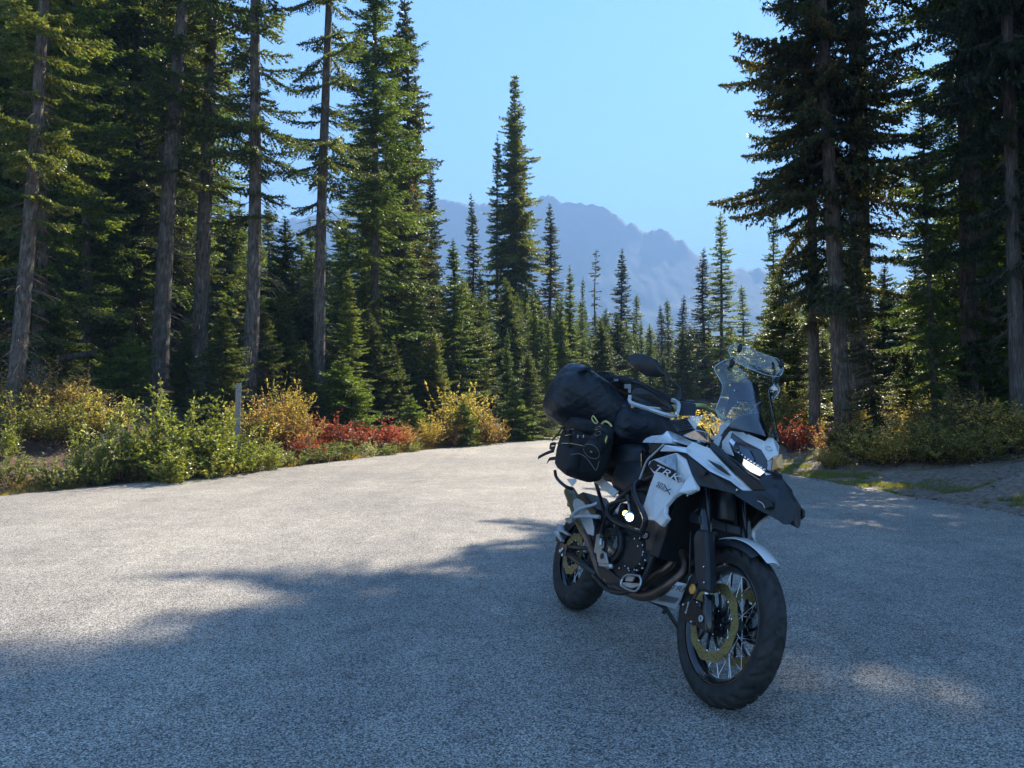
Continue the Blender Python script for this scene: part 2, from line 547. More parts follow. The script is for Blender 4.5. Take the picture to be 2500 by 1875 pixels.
class Kind:
    pass
KINDS = {}
def make_kind(key, H, cb, Rmax, seed, mat, gap=0.30, power=0.8, droop=0.22, tipup=0.16, r0=0.2, tuft=0.055, step=0.08, hang=0.0, clump=0.3, dead=30, whorl=0.55, per=6, tops=1, tri=2, bulge=0.0, width=0.34):
    """A conifer: trunk mesh, dead limbs and needle crown, H metres tall with live branches from the height cb*H up."""
    rs = np.random.RandomState(seed)
    sizes = [0.25, 0.45, 0.7, 1.0, 1.4, 1.9, 2.5, 3.2, 4.0]
    lib = {s: [spray(s, rs, tuft, step, droop, tipup, width, hang, tri) for _ in range(2)] for s in sizes if s < Rmax * 1.6 + .3}
    keys = np.array(sorted(lib))
    Hc = H * (1 - cb)
    tris, limbs = [], []
    wob = [rs.uniform(-.12, .12) for _ in range(8)]
    def axis(z):
        u = z / H
        return np.array([wob[0] * math.sin(3 * u) + wob[1] * math.sin(7 * u), wob[2] * math.sin(3.4 * u) + wob[3] * math.sin(6 * u), z])
    tops_ = [(0, 0, 1.0)] + [(rs.uniform(-.6, .6), rs.uniform(-.6, .6), rs.uniform(.82, .93)) for _ in range(tops - 1)]
    for (ox, oy, hf) in tops_:
        z = cb * H
        ph = rs.uniform(0, 6)
        while z < H * hf - .1:
            u = (z - cb * H) / (Hc - H * (1 - hf))
            prof = (1 - u) ** power * (1 + bulge * math.sin(math.pi * min(1, u * 1.3)))
            prof *= (1 + clump * math.sin(z * 2.1 + ph) * .5 + clump * rs.uniform(-.6, .5))
            low = min(1.0, .55 + 2.2 * u) if cb > .05 else 1
            ln = max(.12, Rmax * prof * low)
            n = per if ln > .5 else max(4, per - 1)
            a0 = rs.uniform(0, 6.3)
            for k in range(n):
                if rs.rand() < gap * (1 if u < .85 else .3):
                    continue
                a = a0 + k * 2 * math.pi / n + rs.uniform(-.35, .35)
                l = ln * rs.uniform(.6, 1.18)
                s = keys[np.argmin(np.abs(keys - l))]
                T_ = lib[s][rs.randint(2)].copy() * (l / s)
                tilt = (0.55 * u - 0.10) + rs.uniform(-.14, .10)     # upper branches rise
                ct, st = math.cos(tilt), math.sin(tilt)
                roll = rs.uniform(-.35, .35)
                P_ = T_.reshape(-1, 3)
                y2 = P_[:, 1] * math.cos(roll) - P_[:, 2] * math.sin(roll)
                z2 = P_[:, 1] * math.sin(roll) + P_[:, 2] * math.cos(roll)
                P_ = np.stack([P_[:, 0] * ct - z2 * st, y2, P_[:, 0] * st + z2 * ct], -1)
                P_ = rotz(P_, a)
                o = axis(z + rs.uniform(-.12, .12)) + [ox, oy, 0]
                tris.append((P_ + o).astype(np.float32))
                if l > .8:
                    ux = np.linspace(0, .8, 4)
                    Q = np.stack([ux * l, 0 * ux, (-droop * ux + tipup * ux ** 2.2) * l], -1)
                    Q = np.stack([Q[:, 0] * ct - Q[:, 2] * st, Q[:, 1], Q[:, 0] * st + Q[:, 2] * ct], -1)
                    limbs.append(tube(rotz(Q, a) + o, np.linspace(.028, .008, 4) * (l / 1.5) ** .5, 4))
            z += whorl * (1 - .55 * u) * rs.uniform(.7, 1.25)
    k_ = Kind()
    V = np.concatenate(tris)
    F = np.arange(len(V), dtype=np.int32).reshape(-1, 3)
    k_.crown = set_mesh('crown_' + key, V, F, mat)
    zz = np.concatenate([[-.6, 0, .25, .6], np.linspace(1.2, H * .985, 14)])
    tr = []
    for (ox, oy, hf) in tops_:
        rr = r0 * (1 - np.clip(zz / (H * hf), 0, 1)) ** .8 * np.where(zz < .6, 1 + .35 * (0.6 - np.clip(zz, 0, .6)) ** 1.5 * 2, 1) + .012
        P_ = np.array([axis(q) for q in zz]) + [ox * (1 if ox else 0), oy, 0]
        P_[:, 2] *= hf
        tr.append(tube(P_, rr, 12))
    V, F = join(tr)
    k_.trunk = set_mesh('trunk_' + key, V, F, m_bark, True)
    for _ in range(dead):
        z = rs.uniform(.06, max(.25, cb * 1.6)) * H
        a = rs.uniform(0, 6.3)
        l = rs.uniform(.4, 1.3) * min(1.0, Rmax / 2.2)
        ux = np.linspace(0, 1, 5)
        Q = np.stack([ux * l, rs.uniform(-.2, .2) * ux ** 2 * l, (-.15 * ux - rs.uniform(.1, .5) * ux ** 2) * l], -1)
        o = axis(z)
        limbs.append(tube(rotz(Q, a) + o, np.linspace(.02, .004, 5), 4))
        for q in range(3):
            u0 = rs.uniform(.3, .9)
            b0 = np.array([u0 * l, 0, -.3 * u0 * l]); e = b0 + [rs.uniform(.1, .3), rs.uniform(-.3, .3), rs.uniform(-.3, .05)]
            limbs.append(tube(rotz(np.array([b0, (b0 + e) / 2, e]), a) + o, [.006, .004, .002], 3))
    V, F = join(limbs)
    k_.limbs = set_mesh('limbs_' + key, V, F, m_dead)
    k_.H = H
    k_.rng = np.random.RandomState(seed + 7)
    KINDS[key] = k_
    return k_

make_kind('high', 27, .40, 3.7, 7, m_needle_old, gap=.25, power=.5, r0=.26, clump=.5, dead=60, whorl=.60, droop=.3, tipup=.2, hang=.1, tuft=.085, step=.12)  # crown mass lies above the frame, shaped to shade the near road
make_kind('bare', 27, .27, 2.3, 13, m_needle, gap=.42, power=.5, r0=.26, clump=.8, dead=90, whorl=.72, droop=.36, tipup=.22, hang=.14, tuft=.075, step=.11)
make_kind('old', 26, .20, 3.1, 3, m_needle_old, gap=.34, power=.5, r0=.23, clump=.6, dead=60, whorl=.60, droop=.36, tipup=.22, hang=.12, tuft=.075, step=.11)
make_kind('oldb', 27, .07, 3.2, 23, m_needle_mid, gap=.30, power=.62, r0=.24, clump=.5, dead=50, whorl=.56, droop=.34, tipup=.22, hang=.12, tuft=.075, step=.11)
make_kind('hero', 25, .15, 4.1, 31, m_needle_old, gap=.24, power=.5, r0=.33, clump=.42, dead=50, whorl=.56, droop=.24, tipup=.14, hang=.06, tuft=.085, step=.12, per=7)
make_kind('spire', 20, .04, 2.3, 41, m_needle_old, gap=.20, power=.8, r0=.17, clump=.35, dead=16, whorl=.46, droop=.38, tipup=.18, hang=.06, tuft=.085, step=.12)
make_kind('spireb', 20, .06, 2.0, 44, m_needle_mid, gap=.24, power=.72, r0=.16, clump=.45, dead=16, whorl=.5, droop=.4, tipup=.2, hang=.06, tuft=.085, step=.12)
make_kind('column', 22, .24, 2.3, 51, m_needle, gap=.30, power=.58, r0=.2, clump=.55, dead=20, whorl=.42, droop=.42, tipup=.16, hang=.08, tuft=.085, step=.12, tops=3)
make_kind('young', 7, .01, 2.2, 61, m_needle, gap=.10, power=.9, r0=.09, clump=.25, dead=4, whorl=.28, droop=.18, tipup=.14, tuft=.055, step=.08, per=7)
make_kind('sapling', 2.2, .01, .95, 71, m_needle_young, gap=.08, power=.85, r0=.03, clump=.2, dead=0, whorl=.16, droop=.08, tipup=.12, tuft=.038, step=.05, per=7)
make_kind('snag', 16, .35, 1.1, 81, m_needle_old, gap=.62, power=.35, r0=.13, clump=.8, dead=60, whorl=.5, droop=.3, tipup=.1, tuft=.07, step=.12)
make_kind('tight', 14, .03, 2.2, 91, m_needle_mid, gap=.14, power=.9, r0=.13, clump=.25, dead=8, whorl=.38, droop=.3, tipup=.15, hang=.05, tuft=.075, step=.105)
for k_, q_ in KINDS.items():
    print(k_, len(q_.crown.polygons), len(q_.limbs.polygons))

TREES = []
RS = np.random.RandomState(2024)
def tree(kind, x, y, H, label, group, name='fir_tree', wide=1.0, lean=0.0, leandir=0.0, yaw=None, sink=0.05, zbase=None):
    k = KINDS[kind]
    s = H / k.H
    z = (gz(x, y) if zbase is None else zbase) - sink
    yaw = RS.uniform(0, 6.28) if yaw is None else yaw
    o = thing(name, label, 'fir tree' if 'fir' in name else 'tree', (x, y, z), (0, 0, 0), group)
    M = Matrix.Translation((x, y, z)) @ Matrix.Rotation(lean, 4, Vector((-math.sin(leandir), math.cos(leandir), 0))) @ Matrix.Rotation(yaw, 4, 'Z') @ Matrix.Diagonal((s * wide, s * wide, s, 1))
    o.matrix_world = M
    link('trunk', k.trunk, o)
    link('branchwork', k.limbs, o, 'stuff')
    link('crown', k.crown, o)
    TREES.append((x, y, H))
    return o

def gpt(px, d):
    return (px - 1250) / FPX * d
def height_to(px_y, d, zb):
    return CAM_H + (HOR - px_y) / FPX * d - zb
def tree_px(kind, px, d, top, label, group=None, **kw):
    """A tree standing at the distance d in the direction of px, tall enough to end at the photo row top."""
    x = gpt(px, d)
    zb = gz(x, d)
    H = height_to(top, d, zb)
    return tree(kind, x, d, H, label, group, **kw)
# ------------------------------------------------------------------ the trees one can tell apart
tree_px('bare', 30, 13.5, -900, 'big grey fir trunk leaning right at the far left picture edge', None, lean=R(3.4), leandir=0.0, yaw=1.0)
tree_px('bare', 388, 19.5, -1100, 'fir with the darkest straight trunk, beside the light green sapling', None, lean=R(2.6), yaw=2.0)
tree_px('bare', 483, 21.0, -1000, 'thick mottled grey fir trunk second to the right of the dark trunk', None, lean=R(1.6), yaw=4.4)
tree_px('bare', 606, 19.0, -900, 'slim grey fir trunk with bushy crown above the weathered post', None, lean=R(0.6), yaw=0.3, wide=.95)
tree_px('bare', 779, 21.5, -800, 'straight bare fir trunk with ragged one-sided branches against sky', None, lean=R(0.8), yaw=3.6, wide=.85)
tree_px('oldb', 912, 25.0, -260, 'massive dark fir forming the right shoulder of the left forest', None, yaw=5.1, wide=1.15)
tree_px('spire', 985, 29.5, -60, 'fir with a long straight tip between massive dark fir and thin pointed fir', None, yaw=2.9, wide=1.1)
tree_px('spire', 962, 31.0, 40, 'tall fir pressed against the right side of the massive dark fir', None, yaw=.4)
tree_px('spireb', 1016, 34.0, 228, 'thin pointed fir whose tip stands alone in the sky above its neighbours', None, yaw=1.2)
tree_px('spire', 1051, 33.0, 395, 'narrow fir with its tip just left of the mountain ridge', None, yaw=2.2)
tree_px('tight', 1104, 27.5, 575, 'bright green cone-shaped fir behind the yellow bush', None, yaw=.8, wide=1.45)
tree_px('tight', 1000, 25.5, 590, 'broad green fir between the massive dark fir and the bright cone', None, yaw=2.8, wide=1.45)
tree_px('spire', 1150, 44.0, 465, 'round-topped fir standing alone between left forest and tallest fir', None, yaw=3.3, wide=1.0)
tree_px('column', 1258, 43.0, 172, 'tallest free-standing fir with several bare stems below its crown', None, yaw=.6, wide=.85)
tree_px('spireb', 1214, 42.5, 316, 'slender fir growing against the left side of the tallest fir', None, yaw=5.6, wide=.8)
tree_px('spire', 1342, 46.0, 490, 'dark bushy-topped fir right of the tallest fir below the summit', None, yaw=4.6, wide=1.3)
tree_px('tight', 1300, 33.0, 700, 'low green fir in front of the dark bushy-topped fir', None, yaw=1.9, wide=1.2)
tree_px('tight', 1392, 36.0, 640, 'green fir with a slim tip right of the dark bushy-topped fir', None, yaw=2.9)
tree_px('spireb', 1424, 39.0, 668, 'thin sparse green fir left of the drooping dead-topped tree', None, yaw=.2, wide=.7)
tree_px('snag', 1456, 44.0, 605, 'half-dead scraggly tree with drooping bare top before the mountain', None, name='scraggly_tree', yaw=3.0)
tree_px('spire', 1519, 56.0, 602, 'hazy narrow fir standing alone above the motorcycle mirror', None, yaw=5.0, wide=1.4)
tree_px('spireb', 1556, 58.0, 712, 'shorter hazy fir right beside the lone narrow fir above the mirror', None, wide=1.65, yaw=1.1)
tree_px('spire', 1614, 60.0, 742, 'hazy blunt fir, left one of the low pair above the handlebar', None, wide=1.65, yaw=2.4)
tree_px('spireb', 1630, 66.0, 725, 'hazy thin fir, right one of the low pair above the handlebar', None, wide=1.65, yaw=4.1)
tree_px('spire', 1671, 62.0, 718, 'hazy fir with stubby top between the low pair and the twin spires', None, wide=1.65, yaw=6.0)
tree_px('spire', 1721, 50.0, 600, 'shorter of the two spired firs rising left of the windshield', None, yaw=.9, wide=1.4)
tree_px('spireb', 1763, 48.0, 507, 'taller of the two spired firs, with tiered open branches', None, yaw=2.0, wide=1.35)
tree_px('spireb', 1813, 60.0, 690, 'small hazy fir right of the tiered spired fir', None, wide=1.65, yaw=3.9)
tree_px('spireb', 1893, 34.0, 500, 'fir partly hidden behind the left branches of the dark right-hand cluster', None, yaw=5.4)
tree_px('tight', 1945, 25.0, 760, 'sunlit green young fir behind the windshield and the red bush', None, yaw=1.4, wide=1.5)
# the dark cluster on the right
tree_px('hero', 2060, 15.6, -1250, 'thickest warm grey trunk in the dark fir cluster at right', None, lean=R(2.0), leandir=math.pi, yaw=2.4, wide=.66)
tree_px('hero', 1988, 16.6, -1000, 'dark furrowed fir trunk just left of the thickest trunk', None, lean=R(0.6), leandir=math.pi, yaw=4.6, wide=.50)
tree_px('high', 2104, 18.5, -1700, 'fir trunk half hidden behind the right side of the thickest trunk', None, yaw=3.0)
tree_px('spire', 2142, 13.9, 480, 'thin dark fir trunk leaning left, standing in the right bushes', None, lean=R(6), leandir=math.pi, yaw=.5, wide=1.0)
tree_px('oldb', 2284, 14.8, 178, 'dark fir with a curved trunk and its whole tip in the sky gap', None, lean=R(1.6), leandir=math.pi, yaw=1.7, wide=.95)
tree_px('hero', 2485, 14.0, -1800, 'huge shaded fir filling the right picture edge', None, lean=R(0.8), leandir=math.pi, yaw=5.2, wide=.45)
tree_px('high', 2405, 19.5, -1600, 'shaded fir trunk seen between curved trunk and right picture edge', None, yaw=.7)
# shade trees standing right of the view, on the same verge
for k_, (x, y, H) in enumerate([(12.4, 9.5, 25), (13.8, 13.0, 27), (15.5, 17.0, 26), (10.9, 17.5, 22), (11.6, 5.2, 23), (14.5, 6.5, 26)]):
    tree(['hero', 'oldb'][k_ % 2], x, y, H, 'tall fir on the right verge beyond the picture edge', 'verge firs beyond the right picture edge')

# young firs at the forest edge
YOUNG = [(540, 17.6, 735, 'young', 1.2, 'young fir with a visible little trunk behind the weathered post'),
         (640, 19.5, 730, 'young', 1.0, 'young green fir right of the post, behind the orange bush'),
         (316, 17.5, 800, 'sapling', 1.3, 'light green sapling glowing in front of the dark straight trunk'),
         (850, 21.0, 650, 'tight', 1.3, 'dark green fir right of the bare straight trunk'),
         (835, 19.8, 860, 'sapling', 1.3, 'small green fir behind the red bushes left of centre'),
         (905, 22.3, 760, 'young', 1.2, 'shaded young fir under the massive dark fir'),
         (960, 23.0, 830, 'young', 1.1, 'young fir directly left of the bright yellow bush'),
         (1060, 25.0, 800, 'young', 1.1, 'young fir behind the left half of the yellow bush'),
         (1135, 22.2, 965, 'sapling', .9, 'tiny fir growing through the front of the yellow bush'),
         (1240, 27.0, 800, 'tight', 1.1, 'green fir below the bare stems of the tallest fir'),
         (1290, 26.5, 850, 'young', 1.1, 'dark young fir where the road meets the trees'),
         (1335, 29.5, 760, 'tight', 1.2, 'green fir directly above the duffel bag'),
         (1255, 25.6, 935, 'sapling', 1.1, 'knee-high fir at the end of the left verge'),
         (1005, 21.6, 955, 'sapling', 1.0, 'low fir among the red bushes beside the road'),
         (745, 20.0, 830, 'young', .9, 'young fir at the foot of the bare straight trunk'),
         (455, 18.4, 780, 'young', 1.0, 'shaded young fir between the dark and the mottled trunk'),
         (690, 21.5, 690, 'young', 1.1, 'green young fir between the slim trunk and the bare straight trunk'),
         (150, 19.0, 700, 'young', 1.1, 'shaded young fir behind the yellow-brown bush'),
         (2215, 17.5, 820, 'young', 1.1, 'backlit young fir between leaning trunk and curved trunk'),
         (2350, 17.0, 860, 'young', 1.0, 'backlit young fir right of the curved trunk'),
         (2010, 22.0, 800, 'young', 1.2, 'young fir behind the furrowed trunk')]
for px, d, top, kd, wd, lb in YOUNG:
    tree_px(kd, px, d, top, lb, None, wide=wd)

# ------------------------------------------------------------------ the forest behind them
def top_limit(px):
    """Highest photo row a filler tree may reach at this column, so that the sky openings stay open."""
    pts = [(-400, -900), (430, -900), (520, -200), (545, 420), (800, 470), (850, 100), (960, 250), (1010, 420), (1060, 560), (1110, 640), (1300, 690), (1420, 730), (1600, 790), (1840, 790), (1870, 690), (1960, 560), (2050, 250), (2180, 420), (2320, 520), (2380, 330), (2450, -700), (3200, -900)]
    return float(np.interp(px, [a for a, _ in pts], [c_ for _, c_ in pts]))
LEFT_LBL = 'dark fir filling the forest behind the left roadside trees'
RIGHT_LBL = 'dark fir filling the forest behind the right-hand cluster'
FAR_LBL = 'hazy fir in the far wood below the mountain'
cnt = 0
def far_enough(x, y, r):
    return all((x - a) ** 2 + (y - b_) ** 2 > r * r for a, b_, _ in TREES)
def fill(x, y, kinds, Hmin, Hmax, lbl, grp, rmin=1.7):
    global cnt
    px = 1250 + x / y * FPX
    if not far_enough(x, y, rmin):
        return
    zb = gz(x, y)
    lim = min(top_limit(px), top_limit(px - 1.0 / y * FPX), top_limit(px + 1.0 / y * FPX)) if True else 0
    lim = max(top_limit(px), top_limit(px - 1.2 / y * FPX), top_limit(px + 1.2 / y * FPX))
    H = min(RS.uniform(Hmin, Hmax), height_to(lim, y, zb) * RS.uniform(.62 if y > 44 else .86, 1.0))
    if H < 1.5:
        return
    kd = kinds[RS.randint(len(kinds))]
    if H < 9:
        kd = ['young', 'tight'][RS.randint(2)]
    elif H < 15:
        kd = ['spireb', 'spire', 'tight', 'tight'][RS.randint(4)]
    tree(kd, x, y, H, lbl, grp, wide=1.55 if y > 40 else 1.1)
    cnt += 1
yy = 17.5
while yy < 62:
    xx = -0.80 * yy - 4
    while xx < 0.2 * yy:
        x, y = xx + RS.uniform(-1, 1), yy + RS.uniform(-1, 1)
        s = float(dist_poly(np.array([x]), np.array([y]), LE)[0])
        if s > (6.5 if y < 24 else 3.5):
            fill(x, y, ['old', 'oldb', 'spire', 'spireb'], 15, 28, LEFT_LBL, 'firs filling the left forest')
        xx += 3.0 + .035 * yy
    yy += 3.3 + .03 * yy
for px_, d_, tp_ in ((120, 27, -900), (210, 23.5, -1000), (270, 29, -800), (330, 25, -900), (430, 29, -700), (470, 34, -500), (165, 33, -700)):
    tree_px(['oldb', 'old'][px_ % 20 == 0], px_, d_, tp_, LEFT_LBL, 'firs filling the left forest')
# near left, outside the view or under its edge: they darken the forest floor
for x, y in [(-12.5, 12), (-15, 15), (-14, 19), (-11.5, 16.5)]:
    fill(x, y, ['old', 'oldb'], 22, 27, LEFT_LBL, 'firs filling the left forest')
yy = 18.0
while yy < 60:
    xx = 0.30 * yy
    while xx < .85 * yy + 3:
        x, y = xx + RS.uniform(-1, 1), yy + RS.uniform(-1, 1)
        s = -float(dist_poly(np.array([x]), np.array([y]), RE)[0])
        if s > 2.6:
            fill(x, y, ['hero', 'oldb', 'spire', 'spireb'], 14, 26, RIGHT_LBL, 'firs filling the right forest')
        xx += 3.2 + .03 * yy
    yy += 3.3
# young firs crowding both sides of the far bend
yy = 19.0
while yy < 62:
    xx = -0.30 * yy
    while xx < .62 * yy:
        x, y = xx + RS.uniform(-.8, .8), yy + RS.uniform(-.8, .8)
        s = max(float(dist_poly(np.array([x]), np.array([y]), LE)[0]), -float(dist_poly(np.array([x]), np.array([y]), RE)[0]))
        if 1.3 < s < 14:
            zb = gz(x, y)
            H = min(RS.uniform(2.5, 9), height_to(max(top_limit(1250 + x / y * FPX), 640), y, zb))
            if H > 1.3 and far_enough(x, y, 1.4):
                tree(['tight', 'young'][RS.randint(2)], x, y, H, 'green fir crowding the edge of the far road bend', 'green firs along the far road bend', wide=1.2)
        xx += 2.5
    yy += 2.7
yy = 46.0
while yy < 130:
    xx = -0.12 * yy
    while xx < .46 * yy:
        x, y = xx + RS.uniform(-1.4, 1.4), yy + RS.uniform(-1.5, 1.5)
        s = max(float(dist_poly(np.array([x]), np.array([y]), LE)[0]), -float(dist_poly(np.array([x]), np.array([y]), RE)[0]))
        if s > 3:
            fill(x, y, ['spire', 'spireb', 'column'], 10, 20, FAR_LBL, 'firs of the far wood', 2.4)
        xx += 4.6
    yy += 7 + .03 * yy
print('filler trees', cnt, 'all', len(TREES))

# ------------------------------------------------------------------ shrubs
def leaf_tris(C, D, U, L, Wd):
    """Folded diamond leaves: centres C, directions D, face normals U."""
    S = np.cross(D, U); S /= np.linalg.norm(S, axis=1)[:, None] + 1e-6
    U2 = np.cross(S, D)
    a, b_ = C, C + D * L
    m = C + D * L * .45
    l, r = m - S * Wd + U2 * Wd * .35, m + S * Wd + U2 * Wd * .35
    return np.stack([a, r, b_, l], 1)        # two triangles as one bent quad

def shrub_mesh(key, Wd, H, stems, leaf, lw, mat, seed, along=26, up=.75, twigs=5, low=.12):
    rs = np.random.RandomState(seed)
    C, D = [], []
    tb = []
    for i in range(stems):
        a = rs.uniform(0, 6.283)
        sp = rs.uniform(0.0, 1.0) ** .6 * Wd
        h = H * rs.choice([rs.uniform(.35, .8), rs.uniform(.6, 1.0), rs.uniform(.9, 1.25)]) * (1 - .35 * (sp / Wd) ** 2)
        b0 = np.array([math.cos(a), math.sin(a), 0]) * sp * .35
        u = np.linspace(0, 1, 7)
        Q = b0 + np.stack([math.cos(a) * sp * .65 * u ** 1.4, math.sin(a) * sp * .65 * u ** 1.4, h * u], -1) + rs.normal(size=(7, 3)) * .02 * H * u[:, None]
        tb.append(tube(Q, np.linspace(.007, .002, 7) * (H ** .5), 3))
        stemset = [(Q, 1.0)]
        for k in range(twigs):
            u0 = rs.uniform(.25, .95)
            p0 = np.array([np.interp(u0, u, Q[:, j]) for j in range(3)])
            d = rs.normal(size=3); d[2] = abs(d[2]) * up + .25; d /= np.linalg.norm(d)
            l = H * rs.uniform(.15, .38)
            q = p0 + np.outer(np.linspace(0, 1, 4), d * l) + np.outer(np.linspace(0, 1, 4) ** 2, [0, 0, -.05 * l])
            tb.append(tube(q, [.003, .0025, .002, .0012], 3))
            stemset.append((q, .6))
        for q, f in stemset:
            n = int(along * f * rs.uniform(.7, 1.2))
            t_ = np.sort(rs.uniform(low if f == 1 else 0, 1.0, n))
            uq = np.linspace(0, 1, len(q))
            pc = np.stack([np.interp(t_, uq, q[:, j]) for j in range(3)], -1)
            dd = (q[-1] - q[0]) / (np.linalg.norm(q[-1] - q[0]) + 1e-6)
            r = rs.normal(size=(n, 3)); r[:, 2] *= .5
            v = dd * .55 + r * .6
            v /= np.linalg.norm(v, axis=1)[:, None]
            C.append(pc); D.append(v)
    C, D = np.concatenate(C), np.concatenate(D)
    n = len(C)
    U = rs.normal(size=(n, 3)) * .7 + [0, 0, 1]
    s = leaf * rs.uniform(.6, 1.25, (n, 1))
    Qd = leaf_tris(C, D, U, s, s * lw)
    V = Qd.reshape(-1, 3)
    F = np.arange(len(V), dtype=np.int32).reshape(-1, 4)
    k = Kind()
    k.leaf = set_mesh('foliage_' + key, V, F, mat)
    v, f = join(tb)
    k.stem = set_mesh('stems_' + key, v, f, m_stem)
    k.W, k.H = Wd, H
    KINDS[key] = k

m_stem = simple('twig_bark', (0.09, 0.055, 0.035), .85, var=.3)
m_willow = leafy('willow_leaf', [(0.1, (0.07, 0.11, 0.016)), (0.5, (0.15, 0.20, 0.045)), (0.85, (0.26, 0.31, 0.09)), (1, (0.40, 0.43, 0.22))], .32, .35, spec=.7, gain=1.15)
m_pale = leafy('pale_leaf', [(0.1, (0.12, 0.18, 0.08)), (0.6, (0.30, 0.36, 0.22)), (1, (0.5, 0.55, 0.42))], .3, .35, spec=.6)
m_yellow = leafy('yellow_leaf', [(0.1, (0.09, 0.11, 0.03)), (0.4, (0.26, 0.25, 0.06)), (0.75, (0.48, 0.42, 0.12)), (0.92, (0.42, 0.28, 0.10)), (1, (0.32, 0.12, 0.06))], .32, .45, gain=1.1)
m_tan = leafy('tan_leaf', [(0.1, (0.06, 0.075, 0.025)), (0.35, (0.17, 0.155, 0.06)), (0.75, (0.38, 0.33, 0.14)), (1, (0.36, 0.18, 0.09))], .32, .45, gain=1.1)
m_red = leafy('red_leaf', [(0.1, (0.07, 0.07, 0.03)), (0.3, (0.15, 0.04, 0.028)), (0.55, (0.34, 0.065, 0.05)), (0.8, (0.42, 0.16, 0.09)), (1, (0.40, 0.30, 0.12))], .3, .45, gain=1.0)
m_orange = leafy('orange_leaf', [(0.1, (0.07, 0.09, 0.03)), (0.35, (0.22, 0.17, 0.06)), (0.6, (0.40, 0.28, 0.10)), (0.85, (0.40, 0.17, 0.09)), (1, (0.34, 0.08, 0.06))], .3, .45, gain=1.05)
m_mixed = leafy('mixed_leaf', [(0.1, (0.035, 0.06, 0.022)), (0.4, (0.11, 0.14, 0.045)), (0.65, (0.32, 0.30, 0.10)), (0.85, (0.52, 0.42, 0.14)), (1, (0.42, 0.15, 0.09))], .35, .45, objvar=.45)
m_herb = leafy('herb_leaf', [(0.1, (0.05, 0.085, 0.03)), (0.5, (0.12, 0.16, 0.055)), (1, (0.25, 0.27, 0.10))], .3, .5)

shrub_mesh('willow', .75, 1.25, 34, .070, .24, m_willow, 1, along=34, twigs=6)
shrub_mesh('willowb', .6, 1.0, 26, .055, .26, m_willow, 2, along=30, twigs=6)
shrub_mesh('pale', .5, 1.1, 14, .060, .24, m_pale, 3, along=24)
shrub_mesh('tan', .85, 1.2, 44, .045, .33, m_tan, 4, along=30, twigs=7)
shrub_mesh('yellow', .9, 1.3, 50, .045, .34, m_yellow, 5, along=32, twigs=7)
shrub_mesh('orange', .75, .95, 40, .042, .34, m_orange, 6, along=28, twigs=6)
shrub_mesh('red', .65, .65, 40, .038, .34, m_red, 7, along=24, twigs=6)
shrub_mesh('mixed', .85, .95, 44, .045, .34, m_mixed, 8, along=28, twigs=7)
shrub_mesh('herb', .4, .42, 30, .036, .25, m_herb, 9, along=20, twigs=4, low=.02)

def shrub(kind, px, d, H, label, name, cat='bush', wide=1.0, group=None):
    k = KINDS[kind]
    x = gpt(px, d)
    s = H / k.H
    o = thing(name, label, cat, (x, d, gz(x, d) - .03), (0, 0, RS.uniform(0, 6.28)), group)
    o.scale = (s * wide, s * wide, s)
    link('stems', k.stem, o, 'stuff')
    link('foliage', k.leaf, o)
    return o

